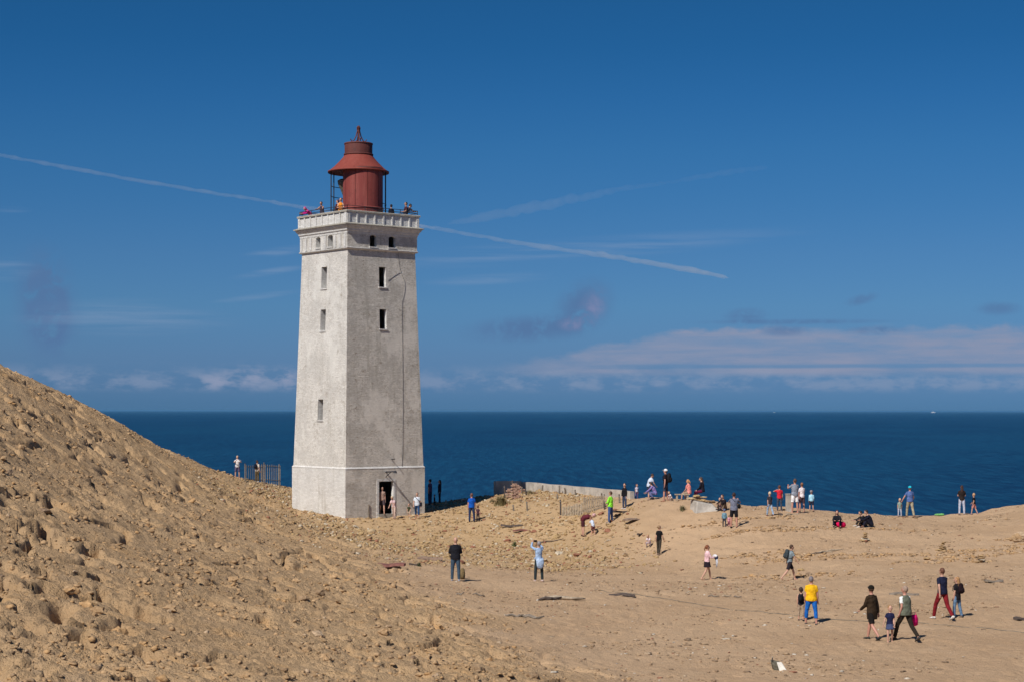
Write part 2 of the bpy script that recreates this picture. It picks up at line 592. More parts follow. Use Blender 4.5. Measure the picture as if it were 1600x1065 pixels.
def make_ground():
    nc = 820
    t = np.linspace(-1, 1, nc)
    rows = [4.0]
    while rows[-1] < 16: rows.append(rows[-1] * 1.03)
    while rows[-1] < 70: rows.append(rows[-1] * 1.0027)
    while rows[-1] < 158: rows.append(rows[-1] * 1.0023)
    while rows[-1] < 330: rows.append(rows[-1] * 1.02)
    D = np.array(rows)
    X = t[None, :] * (0.37 * D[:, None] + 7)
    Y = np.repeat(D[:, None], nc, 1)
    nr = len(D)
    Z = np.empty_like(X)
    for i in range(0, nr, 100):
        Z[i:i + 100] = height(X[i:i + 100], Y[i:i + 100])
    dm = dune_mask(X, Y)
    rm = rubble_mask(X, Y)
    idx = np.arange(nr * nc).reshape(nr, nc)
    quads = np.stack([idx[:-1, :-1], idx[:-1, 1:], idx[1:, 1:], idx[1:, :-1]], -1).reshape(-1, 4)
    qd = (dm[:-1, :-1].reshape(-1) + dm[1:, 1:].reshape(-1)) / 2
    P = np.stack([X, Y, Z], -1).reshape(-1, 3)
    dmf, rmf = dm.reshape(-1), rm.reshape(-1)
    for name, sel in (('sand_ground', qd < 0.5), ('sand_dune', qd >= 0.5)):
        q = quads[sel]
        used = np.unique(q)
        remap = np.full(len(P), -1, np.int64)
        remap[used] = np.arange(len(used))
        q = remap[q]
        me = bpy.data.meshes.new(name)
        me.vertices.add(len(used))
        me.vertices.foreach_set('co', P[used].astype(np.float32).reshape(-1))
        me.loops.add(q.size)
        me.loops.foreach_set('vertex_index', q.astype(np.int32).reshape(-1))
        me.polygons.add(len(q))
        me.polygons.foreach_set('loop_start', np.arange(0, q.size, 4, dtype=np.int32))
        me.polygons.foreach_set('use_smooth', np.ones(len(q), bool))
        me.update(calc_edges=True)
        for an, arr in (('dune', dmf), ('rubble', rmf)):
            a = me.attributes.new(an, 'FLOAT', 'POINT')
            a.data.foreach_set('value', arr[used].astype(np.float32))
        me.materials.append(SAND)
        o = bpy.data.objects.new(name, me)
        COL.objects.link(o)
        tag(o, kind='structure')


make_ground()


# ------------------------------------------------------------------ sea
def make_sea():
    m_ = bpy.data.materials.new('sea_water')
    m_.use_nodes = True
    T = NT(m_.node_tree)
    b = T.n['Principled BSDF']
    geo = T.new('ShaderNodeNewGeometry').outputs['Position']
    w1 = T.noise(T.mapping(geo, (1 / 8, 1 / 75, 1), rot=(0, 0, R(3))), 1.0, 6, 0.66)
    w2 = T.noise(T.mapping(geo, (1 / 260, 1 / 900, 1), rot=(0, 0, R(-6))), 1.0, 5, 0.6)
    w3 = T.noise(T.mapping(geo, (1 / 1500, 1 / 7000, 1)), 1.0, 4, 0.55)
    c = T.mix(T.ramp(w2, 0.35, 0.66), (0.0020, 0.023, 0.068), (0.0035, 0.040, 0.096))
    c = T.mix(T.m('MULTIPLY', T.ramp(w3, 0.45, 0.65), 0.45), c, (0.006, 0.048, 0.102))
    c = T.mix(T.m('MULTIPLY', T.ramp(w1, 0.44, 0.66), 0.75), c, (0.008, 0.068, 0.138))
    c = T.mix(T.m('MULTIPLY', T.ramp(w1, 0.46, 0.30), 0.6), c, (0.0015, 0.016, 0.048))
    T.put(b.inputs['Base Color'], c)
    b.inputs['Roughness'].default_value = 0.42
    b.inputs['IOR'].default_value = 1.333
    b.inputs['Specular IOR Level'].default_value = 0.07
    bp = T.new('ShaderNodeBump')
    bp.inputs['Strength'].default_value = 0.6
    bp.inputs['Distance'].default_value = 6.0
    T.put(bp.inputs['Height'], T.m('ADD', w1, T.m('MULTIPLY', w2, 2.0)))
    T.l.new(bp.outputs[0], b.inputs['Normal'])
    v, f = [], []
    rings = [60, 400, 1500, 5000, 15000, 45000, 110000, 200000]
    n = 96
    for r in rings:
        for i in range(n):
            a = 2 * math.pi * i / n
            v.append((r * math.cos(a), 150 + r * math.sin(a), -66.0))
    for j in range(len(rings) - 1):
        for i in range(n):
            f.append((j * n + i, j * n + (i + 1) % n, (j + 1) * n + (i + 1) % n, (j + 1) * n + i))
    f.append(tuple(range(n)))
    tag(mesh_obj('sea', v, f, m_), kind='structure')


make_sea()

# ------------------------------------------------------------------ lighthouse
TC = Vector((-9.67, 112.7, 0))
TH = R(39.4)
TR = Vector((math.cos(TH), math.sin(TH), 0))      # along the right-hand face, away from the near corner
TL = Vector((-math.sin(TH), math.cos(TH), 0))     # along the left-hand face, away from the near corner
N_R, N_L = -TL, -TR                               # outward normals of the two faces in view
ROTZ = Matrix.Rotation(TH, 3, 'Z')


def plaster(name, tone, wear, stain=0.5):
    m_ = bpy.data.materials.new(name)
    m_.use_nodes = True
    T = NT(m_.node_tree)
    b = T.n['Principled BSDF']
    oc = T.new('ShaderNodeTexCoord').outputs['Object']
    sp = T.new('ShaderNodeSeparateXYZ')
    T.l.new(oc, sp.inputs[0])
    # brick courses under the limewash: run round the tower by using x + y along the wall
    along = T.m('ADD', sp.outputs[0], sp.outputs[1])
    br = T.new('ShaderNodeTexBrick')
    br.offset = 0.5
    T.put(br.inputs['Vector'], T.vec(along, sp.outputs[2], 0))
    br.inputs['Scale'].default_value = 1.0
    br.inputs['Brick Width'].default_value = 0.25
    br.inputs['Row Height'].default_value = 0.078
    br.inputs['Mortar Size'].default_value = 0.010
    br.inputs['Mortar Smooth'].default_value = 0.3
    br.inputs['Color1'].default_value = (*tone, 1)
    br.inputs['Color2'].default_value = (*(t * 0.84 for t in tone), 1)
    br.inputs['Mortar'].default_value = (*(t * 0.72 for t in tone), 1)
    n1 = T.noise(oc, 0.7, 6, 0.7)
    n2 = T.noise(oc, 2.6, 6, 0.72)
    n3 = T.noise(T.mapping(oc, (3.2, 3.2, 0.25)), 1.0, 5, 0.65)
    n4 = T.noise(oc, 13.0, 4, 0.7)
    n5 = T.noise(T.mapping(oc, (1.0, 1.0, 2.6)), 5.5, 5, 0.75)
    c = br.outputs['Color']
    c = T.mix(T.m('MULTIPLY', T.ramp(n1, 0.44, 0.58), 0.60 * wear, clamp=True), c, tuple(t * 0.70 for t in tone))
    c = T.mix(T.m('MULTIPLY', T.ramp(n3, 0.52, 0.74), stain), c, (0.36, 0.325, 0.26))
    c = T.mix(T.m('MULTIPLY', T.ramp(n5, 0.50, 0.66), 0.62 * wear), c, (0.40, 0.345, 0.275))
    c = T.mix(T.m('MULTIPLY', T.ramp(n2, 0.57, 0.68), 0.60 * wear), c, (0.34, 0.285, 0.225))
    c = T.mix(T.m('MULTIPLY', T.ramp(n4, 0.62, 0.72), 0.40 * wear), c, (0.22, 0.17, 0.13))
    n6 = T.noise(T.mapping(oc, (0.45, 0.45, 0.30)), 1.0, 6, 0.7)
    c = T.mix(T.m('MULTIPLY', T.ramp(n6, 0.50, 0.60), 0.38 * wear), c, tuple(min(0.86, t * 1.12) for t in tone))
    c = T.mix(T.m('MULTIPLY', T.ramp(n5, 0.44, 0.30), 0.75), c, tuple(min(0.86, t * 1.18) for t in tone))
    T.put(b.inputs['Base Color'], c)
    b.inputs['Roughness'].default_value = 0.9
    b.inputs['Specular IOR Level'].default_value = 0.15
    bp = T.new('ShaderNodeBump')
    bp.inputs['Strength'].default_value = 1.0
    bp.inputs['Distance'].default_value = 0.03
    T.put(bp.inputs['Height'], T.m('ADD', T.m('MULTIPLY', br.outputs['Fac'], -0.5), T.m('ADD', n4, T.m('ADD', n5, n2))))
    T.l.new(bp.outputs[0], b.inputs['Normal'])
    return m_


LIME = plaster('weathered_limewash', (0.78, 0.745, 0.69), 1.0, 0.42)
LIME_SHADE = plaster('worn_shaded_limewash', (0.75, 0.695, 0.615), 1.45, 0.62)  # more wear patches, plus a darker base tone that paints in the right face's shade
LIME2 = plaster('smooth_limewash', (0.79, 0.77, 0.735), 0.6, 0.42)
STONE = plaster('grey_coping_stone', (0.46, 0.43, 0.37), 1.0, 0.7)
INNER = mat('bare_brick_inside', (0.16, 0.12, 0.09), 0.95, 0.3, 5)


def rust_mat(name, a, b_, c_, streak=0.6, rough=0.7):
    m_ = bpy.data.materials.new(name)
    m_.use_nodes = True
    T = NT(m_.node_tree)
    b = T.n['Principled BSDF']
    oc = T.new('ShaderNodeTexCoord').outputs['Object']
    n1 = T.noise(T.mapping(oc, (3.5, 3.5, 0.45)), 1.0, 6, 0.65)
    n2 = T.noise(oc, 3.0, 6, 0.68)
    n3 = T.noise(oc, 14.0, 4, 0.7)
    c = T.mix(T.m('MULTIPLY', T.ramp(n1, 0.40, 0.68), streak), a, b_)
    c = T.mix(T.m('MULTIPLY', T.ramp(n2, 0.54, 0.70), 0.6), c, c_)
    c = T.mix(T.m('MULTIPLY', T.ramp(n3, 0.60, 0.74), 0.4), c, tuple(x * 0.5 for x in c_))
    T.put(b.inputs['Base Color'], c)
    b.inputs['Roughness'].default_value = rough
    b.inputs['Specular IOR Level'].default_value = 0.25
    bp = T.new('ShaderNodeBump')
    bp.inputs['Strength'].default_value = 0.7
    bp.inputs['Distance'].default_value = 0.012
    T.put(bp.inputs['Height'], n3)
    T.l.new(bp.outputs[0], b.inputs['Normal'])
    return m_


RED = rust_mat('faded_red_paint', (0.215, 0.045, 0.038), (0.30, 0.085, 0.068), (0.13, 0.034, 0.030))
RED_ROOF = rust_mat('orange_red_roof_paint', (0.225, 0.046, 0.033), (0.27, 0.072, 0.050), (0.14, 0.036, 0.028), 0.5)
RED_DARK = rust_mat('dark_rusted_iron', (0.115, 0.035, 0.030), (0.16, 0.055, 0.042), (0.065, 0.030, 0.028), 0.7)
IRON = mat('black_iron', (0.030, 0.030, 0.036), 0.6, 0.3, 8, spec=0.4)
IRON_GREY = mat('worn_grey_iron', (0.22, 0.21, 0.20), 0.7, 0.5, 7)


def face_pt(side, s, z, a, off=0.0):
    n, t = (N_R, TR) if side == 'r' else (N_L, TL) if side == 'l' else (TL, TR) if side == 'br' else (TR, TL)
    p = TC + n * (a / 2 + off) + t * s
    return Vector((p.x, p.y, z))


def face_px(side, u, v, afun):
    """photo pixel -> (metres along the face, height) on a wall whose width at height z is afun(z)"""
    n, t = (N_R, TR) if side == 'r' else (N_L, TL)
    r = Vector(((u - CX) / F, 1, (HY - v) / F))
    z = 0.0
    for _ in range(8):
        k = (afun(z) / 2 + TC.dot(n)) / r.dot(n)
        p = r * k
        z = p.z
    return (p - TC).dot(t), z


Z_PL, Z_SH = -3.56, 9.82
def a_shaft(z): return 5.86 + (5.09 - 5.86) * (z - Z_PL) / (Z_SH - Z_PL)
def a_plinth(z): return 5.98
def a_frieze(z): return 5.26


lh = empty('lighthouse', (TC.x, TC.y, -6.6), TH)
tag(lh, 'tall square whitewashed lighthouse with rusty red lantern on top', 'lighthouse')


def to_local(o):
    """re-express a mesh built in world coordinates in the lighthouse's own frame"""
    M = Matrix.Translation(lh.location) @ Matrix.Rotation(TH, 4, 'Z')
    o.data.transform(M.inverted())
    o.parent = lh
    return o


def part(mb_, name, m_, parent=None, smooth=False):
    o = to_local(mb_.build(name, m_, None, smooth))
    if parent is not None: o.parent = parent      # sub-part of a part that sits at the lighthouse's own origin
    return o


HOLES = {'shaft': [], 'plinth': [], 'frieze': []}
def hole(level, side, u0, v0, u1, v1, fun):
    s0, za = face_px(side, u0, (v0 + v1) / 2, fun)
    s1, _ = face_px(side, u1, (v0 + v1) / 2, fun)
    _, zt = face_px(side, (u0 + u1) / 2, v0, fun)
    _, zb = face_px(side, (u0 + u1) / 2, v1, fun)
    HOLES[level].append((side, min(s0, s1), max(s0, s1), zb, zt))


hole('shaft', 'r', 592, 417.6, 602.6, 448.5, a_shaft)
hole('shaft', 'r', 593, 483.3, 603.8, 514, a_shaft)
hole('shaft', 'l', 502, 417.6, 510.4, 451, a_shaft)
hole('shaft', 'l', 500.6, 484, 508.5, 517, a_shaft)
hole('shaft', 'l', 496.6, 623.5, 504.6, 656, a_shaft)
hole('frieze', 'r', 577.5, 367.5, 588.5, 386, a_frieze)
hole('frieze', 'r', 606.8, 370, 618, 387.5, a_frieze)
hole('frieze', 'l', 493.5, 371, 500.5, 388, a_frieze)
hole('frieze', 'l', 512, 367.5, 519.8, 386, a_frieze)
hole('plinth', 'r', 592, 751.5, 614.4, 809.5, a_plinth)


def wall_block(name, level, z0, z1, fun, m_, worn=None):  # worn: more worn limewash with shade painted into its darker tone
    mb_, fm = MB(), []
    for side in ('r', 'l', 'br', 'bl'):
        hs = [h for h in HOLES[level] if h[0] == side]
        ss = sorted({-9.0, 9.0} | {h[1] for h in hs} | {h[2] for h in hs})
        zs = sorted({z0, z1} | {max(z0, h[3]) for h in hs} | {h[4] for h in hs})

        def P(s, z):
            a = fun(z)
            return face_pt(side, max(-a / 2, min(a / 2, s)), z, a)
        for i in range(len(ss) - 1):
            for j in range(len(zs) - 1):
                sm, zm = (ss[i] + ss[i + 1]) / 2, (zs[j] + zs[j + 1]) / 2
                if any(h[1] < sm < h[2] and h[3] < zm < h[4] for h in hs):
                    continue
                q = [P(ss[i], zs[j]), P(ss[i + 1], zs[j]), P(ss[i + 1], zs[j + 1]), P(ss[i], zs[j + 1])]
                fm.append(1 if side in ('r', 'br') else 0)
                mb_.add(q, [(0, 1, 2, 3)] if side in ('r', 'bl') else [(0, 3, 2, 1)])
    o = part(mb_, name, m_)
    if worn:            # right face and its opposite: more wear, with shade painted in as darker tone
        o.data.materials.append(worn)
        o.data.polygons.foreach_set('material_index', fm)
    return o


part_plinth = wall_block('plinth', 'plinth', -8.2, Z_PL, a_plinth, LIME2, LIME_SHADE)
part_shaft = wall_block('shaft', 'shaft', Z_PL, Z_SH, a_shaft, LIME, LIME_SHADE)
Z_FR1 = 10.78
part_frieze = wall_block('frieze', 'frieze', Z_SH + 0.10, Z_FR1, a_frieze, LIME, LIME_SHADE)


def square_lathe(prof, name, m_, parent=None):
    """square mouldings: prof = [(side length, height), ...]"""
    mb_ = MB()
    v = []
    for a, z in prof:
        for i, j in ((-1, -1), (1, -1), (1, 1), (-1, 1)):
            p = TC + TR * (i * a / 2) + TL * (j * a / 2)
            v.append((p.x, p.y, z))
    f = []
    for k in range(len(prof) - 1):
        for i in range(4):
            f.append((k * 4 + i, k * 4 + (i + 1) % 4, k * 4 + 4 + (i + 1) % 4, k * 4 + 4 + i))
    mb_.add(v, f)
    return part(mb_, name, m_, parent)


square_lathe([(5.86, Z_PL - 0.002), (6.005, Z_PL - 0.001), (6.005, Z_PL + 0.02), (5.95, Z_PL + 0.07), (5.85, Z_PL + 0.11)], 'string_course', LIME2)
square_lathe([(5.00, Z_SH - 0.03), (5.20, Z_SH - 0.02), (5.36, Z_SH + 0.03), (5.39, Z_SH + 0.09), (5.24, Z_SH + 0.12)], 'frieze_band', LIME2)
square_lathe([(5.20, Z_FR1 - 0.02), (5.30, Z_FR1), (5.33, 10.92), (5.42, 10.95), (5.46, 11.06), (5.60, 11.14), (5.72, 11.24), (5.74, 11.285)], 'cornice', LIME2)
square_lathe([(5.60, 11.288), (5.90, 11.29), (5.91, 11.345), (5.50, 11.42), (5.30, 11.42)], 'cornice_ledge', STONE)
# parapet: wall, pilasters in front of it, coping, gallery floor
A_PAR = 5.40
square_lathe([(A_PAR, 11.40), (A_PAR, 12.06), (A_PAR - 0.5, 12.06), (A_PAR - 0.5, 11.40)], 'parapet', LIME2)
square_lathe([(A_PAR - 0.1, 12.062), (A_PAR + 0.17, 12.064), (A_PAR + 0.18, 12.15), (A_PAR + 0.12, 12.18), (A_PAR - 0.62, 12.18), (A_PAR - 0.62, 12.06)], 'coping', STONE)
fl = MB()
fl.hexa([face_pt('r', s, z, 2 * 2.45) if k == 0 else face_pt('br', s, z, 2 * 2.45) for z in (11.30, 11.36) for s, k in ((-2.45, 0), (2.45, 0), (2.45, 1), (-2.45, 1))])
part(fl, 'gallery_floor', STONE)


def slab_on_face(mb_, side, s0, s1, z0, z1, a, d0, d1):
    p = []
    for z in (z0, z1):
        p += [face_pt(side, s0, z, a, d1), face_pt(side, s1, z, a, d1), face_pt(side, s1, z, a, d0), face_pt(side, s0, z, a, d0)]
    return mb_.hexa(p)


for side in ('r', 'l', 'br', 'bl'):
    for k in range(9):
        s = -2.63 + k * 5.26 / 8
        w = 0.20 if k in (0, 8) else 0.10
        s = max(-2.60, min(2.60, s))
        part(slab_on_face(MB(), side, s - w / 2, s + w / 2, 11.42, 12.058, A_PAR, -0.02, 0.055), 'pilaster', LIME2)
    if side in ('l', 'bl'):
        for k in range(10):
            s = -2.45 + k * 4.9 / 9
            if any(h[0] == side and h[1] - 0.16 < s < h[2] + 0.16 for h in HOLES['frieze']): continue
            part(slab_on_face(MB(), side, s - 0.10, s + 0.10, Z_SH + 0.13, Z_FR1 - 0.03, 5.26, -0.01, 0.07), 'frieze_panel', LIME2)

# window openings: lining of the reveal (part) with sill (sub-part)
for level, fun in (('shaft', a_shaft), ('frieze', a_frieze), ('plinth', a_plinth)):
    for side, s0, s1, z0, z1 in HOLES[level]:
        a = fun((z0 + z1) / 2)
        n = N_R if side == 'r' else N_L
        dep = 0.18 if level == 'plinth' else 0.24 if side == 'r' else 0.42
        mb_ = MB()
        fr = [face_pt(side, s, z, fun(z), -0.004) for s, z in ((s0, z0), (s1, z0), (s1, z1), (s0, z1))]
        bk = [face_pt(side, s, z, a, -dep) for s, z in ((s0 + 0.01, z0), (s1 - 0.01, z0), (s1 - 0.01, z1), (s0 + 0.01, z1))]
        mb_.add(fr + bk, [(0, 1, 5, 4), (1, 2, 6, 5), (2, 3, 7, 6), (3, 0, 4, 7)])
        if level == 'frieze':      # low arch: corner fillets at the head
            for e, sg in ((s0, 1), (s1, -1)):
                w = (s1 - s0) / 2
                pts = [(e, z1 - 0.10), (e + sg * w * 0.25, z1 - 0.055), (e + sg * w * 0.6, z1 - 0.015), (e + sg * w, z1)]
                v = [face_pt(side, s, z, a, 0.003) for s, z in pts + [(e, z1 + 0.004)]] + [face_pt(side, s, z, a, -0.16) for s, z in pts + [(e, z1 + 0.004)]]
                mb_.add(v, [(0, 1, 2, 3, 4), (9, 8, 7, 6, 5)] + [(i, (i + 1) % 5, 5 + (i + 1) % 5, 5 + i) for i in range(5)])
        wname = 'doorway' if level == 'plinth' else 'window'
        wo = part(mb_, wname, LIME2)
        if level == 'plinth':
            part(slab_on_face(MB(), side, s0 - 0.16, s0 - 0.001, z0, z1 + 0.14, a, -0.02, 0.03), 'door_jamb', LIME2, wo)
            part(slab_on_face(MB(), side, s1 + 0.001, s1 + 0.16, z0, z1 + 0.14, a, -0.02, 0.03), 'door_jamb', LIME2, wo)
            part(slab_on_face(MB(), side, s0, s1, z1 + 0.001, z1 + 0.14, a, -0.02, 0.028), 'door_lintel', LIME2, wo)
            part(slab_on_face(MB(), side, s0 - 0.05, s1 + 0.05, -6.62, -6.36, a, -0.6, 0.10), 'threshold', STONE, wo)
            DOOR = (s0, s1, z0, z1)
        else:
            part(slab_on_face(MB(), side, s0 - 0.06, s1 + 0.06, z0 - 0.075, z0 - 0.002, a, -0.3, 0.075), 'sill', LIME2, wo)

# dark floors inside the hollow tower
for z in (-6.42, -3.4, 0.5, 4.0, 7.4, 9.7):
    hw = 2.25 if z > -4 else 2.45
    f_ = MB()
    f_.hexa([face_pt('r', s, zz, 2 * hw) if k == 0 else face_pt('br', s, zz, 2 * hw) for zz in (z - 0.12, z) for s, k in ((-hw, 0), (hw, 0), (hw, 1), (-hw, 1))])
    part(f_, 'inner_floor', INNER)

# lightning cable down the right face, with a side branch, and the old lamp bracket over the door
cab = []
for u, v in ((622, 392), (622, 402), (624, 418), (627, 428), (632, 440), (632.5, 452), (631, 462), (628, 472), (628, 500), (629, 560), (629.5, 640), (629, 700), (628, 729)):
    s, z = face_px('r', u, v, a_shaft)
    cab.append(face_pt('r', s, z, a_shaft(z), 0.013))
part(MB().tube(cab, [0.013] * len(cab), 6), 'cable', IRON_GREY)
cab = []
for u, v in ((606, 439), (612, 434), (618, 430), (625, 426)):
    s, z = face_px('r', u, v, a_shaft)
    cab.append(face_pt('r', s, z, a_shaft(z), 0.012))
part(MB().tube(cab, [0.012] * len(cab), 6), 'cable', IRON_GREY)
s_b, z_b = face_px('r', 603, 737, a_plinth)
br_ = MB()
p0 = face_pt('r', s_b, z_b, 5.98, 0.0)
p1 = face_pt('r', s_b, z_b + 0.06, 5.98, 0.95)
br_.tube([p0, p1], [0.045, 0.04], 8)
br_.tube([face_pt('r', s_b, z_b - 0.30, 5.98, 0.0), face_pt('r', s_b, z_b + 0.03, 5.98, 0.55)], [0.025, 0.025], 6)
br_.tube([face_pt('r', s_b, z_b - 0.04, 5.98, 0.98), face_pt('r', s_b, z_b + 0.12, 5.98, 0.98)], [0.12, 0.07], 10)
part(br_, 'lamp_bracket', IRON)
s_b, z_b = face_px('r', 612, 717, a_shaft)
part(MB().tube([face_pt('r', s_b, z_b, a_shaft(z_b), -0.02), face_pt('r', s_b, z_b + 0.02, a_shaft(z_b), 0.35)], [0.03, 0.025], 8), 'iron_hook', IRON)
# board leaning by the door
s_p, z_p = face_px('r', 576, 808, a_plinth)
part(slab_on_face(MB(), 'r', s_p - 0.035, s_p + 0.035, z_p - 0.2, z_p + 0.80, 5.98, 0.0, 0.06), 'wall_post', mat('weathered_grey_wood', (0.20, 0.165, 0.13), 0.9, 0.35, 9))

# lantern: drum of riveted sheets, conical roof, upper drum, finial, posts and hoops, lens housing
LZ = 11.36
DC = Vector((TC.x + 0.32, TC.y - 0.50, 0))
# sheets of the drum, each its own plate
nsh = 10
for k in range(nsh):
    a0 = 2 * math.pi * k / nsh
    plate = MB().lathe([(1.265, LZ), (1.265, 12.55)], 5, DC, a0 + 0.008, a0 + 2 * math.pi / nsh - 0.008)
    o = part(plate, 'drum_plate', RED, None, True)
    plate = MB().lathe([(1.25, 12.60), (1.25, 15.12)], 5, DC, a0 + 0.02, a0 + 2 * math.pi / nsh)
    o = part(plate, 'drum_plate', RED, None, True)
part(MB().lathe([(1.20, 15.1), (1.21, LZ)], 40, DC), 'drum_core', RED_DARK, None, True)
part(MB().lathe([(1.25, 12.52), (1.30, 12.54), (1.30, 12.62), (1.25, 12.64)], 40, DC), 'drum_hoop', RED, None, True)
part(MB().lathe([(1.25, 14.95), (1.31, 14.97), (1.31, 15.08), (1.25, 15.10)], 40, DC), 'drum_hoop', RED_DARK, None, True)
part(MB().lathe([(1.86, 14.93), (1.92, 14.88), (1.93, 14.98), (1.80, 15.04), (1.58, 15.22), (1.22, 15.58), (1.00, 15.83), (0.90, 15.97), (0.86, 16.0)], 40, TC), 'lantern_roof', RED_ROOF, None, True)
part(MB().lathe([(0.5, 15.06), (1.2, 15.03), (1.86, 14.93), (1.91, 14.885)], 40, TC), 'roof_soffit', RED_DARK, None, True)
o = part(MB().lathe([(0.87, 15.96), (0.88, 16.70), (0.86, 16.76), (0.2, 16.84), (0.0, 16.86)], 40, TC), 'upper_drum', RED_DARK, None, True)
o.data.polygons.foreach_set('use_smooth', [True] * len(o.data.polygons))
part(MB().lathe([(0.87, 15.98), (0.93, 16.0), (0.93, 16.08), (0.87, 16.10)], 40, TC), 'drum_rim', RED_DARK, None, True)
part(MB().lathe([(0.87, 16.66), (0.905, 16.68), (0.905, 16.75), (0.86, 16.77)], 40, TC), 'drum_rim', RED_DARK, None, True)
for k in range(4):
    a = R(20 + 90 * k)
    c_, s_ = math.cos(a), math.sin(a)
    pts = [TC + Vector((c_ * r, s_ * r, z)) for r, z in ((0.52, 17.02), (0.44, 16.88), (0.30, 16.93), (0.16, 17.2), (0.07, 17.55), (0.10, 17.74), (0.02, 17.86))]
    part(MB().tube(pts, [0.034] * len(pts), 6), 'finial_rod', RED_DARK)
part(MB().tube([TC + Vector((0, 0, 16.8)), TC + Vector((0, 0, 17.5))], [0.03, 0.02], 6), 'finial_rod', RED_DARK)
mbf = MB()
mbf.lathe([(0.0, 17.46), (0.07, 17.5), (0.07, 17.6), (0.0, 17.64)], 10, TC)
part(mbf, 'finial_collar', RED_DARK)
POST_A = [158, 176, 196, 352, 18, 55, 90, 125]
for a in POST_A:
    a = R(a)
    p = TC + Vector((math.cos(a) * 1.74, math.sin(a) * 1.74, 0))
    part(MB().tube([(p.x, p.y, LZ), (p.x, p.y, 15.0)], [0.035, 0.035], 6), 'lantern_post', IRON)
    if a in (R(268),): continue
for z, a0, a1 in ((12.6, 125, 200), (13.45, 125, 200), (14.1, 125, 180), (12.9, -30, 25)):
    pts = [TC + Vector((math.cos(R(a)) * 1.74, math.sin(R(a)) * 1.74, z)) for a in np.linspace(a0, a1, 12)]
    part(MB().tube(pts, [0.022] * 12, 6), 'lantern_hoop', IRON)
hc = TC + Vector((-0.98, -0.55, 0))
part(MB().lathe([(0.04, 13.45), (0.16, 13.75), (0.34, 14.15), (0.38, 14.38), (0.20, 14.48), (0.0, 14.5)], 12, (hc.x + 0.06, hc.y + 0.3, 0)), 'lens_housing', mat('dull_brass', (0.13, 0.115, 0.085), 0.7, 0.5, 7))
# gallery railing
RA = 5.30
for side in ('r', 'l', 'br', 'bl'):
    for zz in (12.46, 12.30):
        part(MB().tube([face_pt(side, -RA / 2, zz, RA), face_pt(side, RA / 2, zz, RA)], [0.020, 0.020], 6), 'rail', IRON)
    for k in range(4):
        s = -RA / 2 + k * RA / 4
        part(MB().tube([face_pt(side, s, 12.1, RA), face_pt(side, s, 12.48, RA)], [0.022, 0.022], 6), 'railing_post', IRON)

# ------------------------------------------------------------------ people
PENDING = []      # (object, voxel size, smoothing steps, extra verts, extra faces, extra material index)


def later(name, v, f, m_, parent, vox, smooth_it=2, extra=None):
    o = mesh_obj(name, v, f, m_, parent)
    PENDING.append((o, vox, smooth_it, extra))
    return o


def finish_pending():
    for o, vox, it, ex in PENDING:
        r = o.modifiers.new('r', 'REMESH')
        r.mode = 'VOXEL'
        r.voxel_size = vox
        if it:
            s_ = o.modifiers.new('s', 'SMOOTH')
            s_.factor = 0.5
            s_.iterations = it
    dg = bpy.context.evaluated_depsgraph_get()
    dg.update()
    done = []
    for o, vox, it, ex in PENDING:
        me = bpy.data.meshes.new_from_object(o.evaluated_get(dg))
        done.append(me)
    for (o, vox, it, ex), me in zip(PENDING, done):
        o.modifiers.clear()
        old = o.data
        me.name = o.name.split('.')[0]
        if ex:
            ev, ef, em = ex
            bm = bmesh.new()
            bm.from_mesh(me)
            vs = [bm.verts.new(p) for p in ev]
            for q in ef:
                bm.faces.new([vs[i] for i in q])
            bm.to_mesh(me)
            bm.free()
        me.polygons.foreach_set('use_smooth', [True] * len(me.polygons))
        if len(me.materials) == 0:
            for m_ in old.materials: me.materials.append(m_)
        o.data = me
        bpy.data.meshes.remove(old)


SKIN = {'fair': (0.50, 0.29, 0.21), 'tan': (0.40, 0.215, 0.145), 'red': (0.47, 0.235, 0.175)}
def skin_mat(k): return mat('skin_' + k, SKIN[k], 0.55, 0.08, 8, spec=0.35)
def cloth(c): return mat('cloth_%d_%d_%d' % c, srgb(*c), 0.9, 0.24, 7, 0.05, 11, spec=0.15)
def hairm(c): return mat('hair_%d_%d_%d' % c, srgb(*c), 0.6, 0.3, 30, 0.006, 60, spec=0.3)
EYE = mat('dark_eye', (0.02, 0.016, 0.014), 0.3, 0.1)

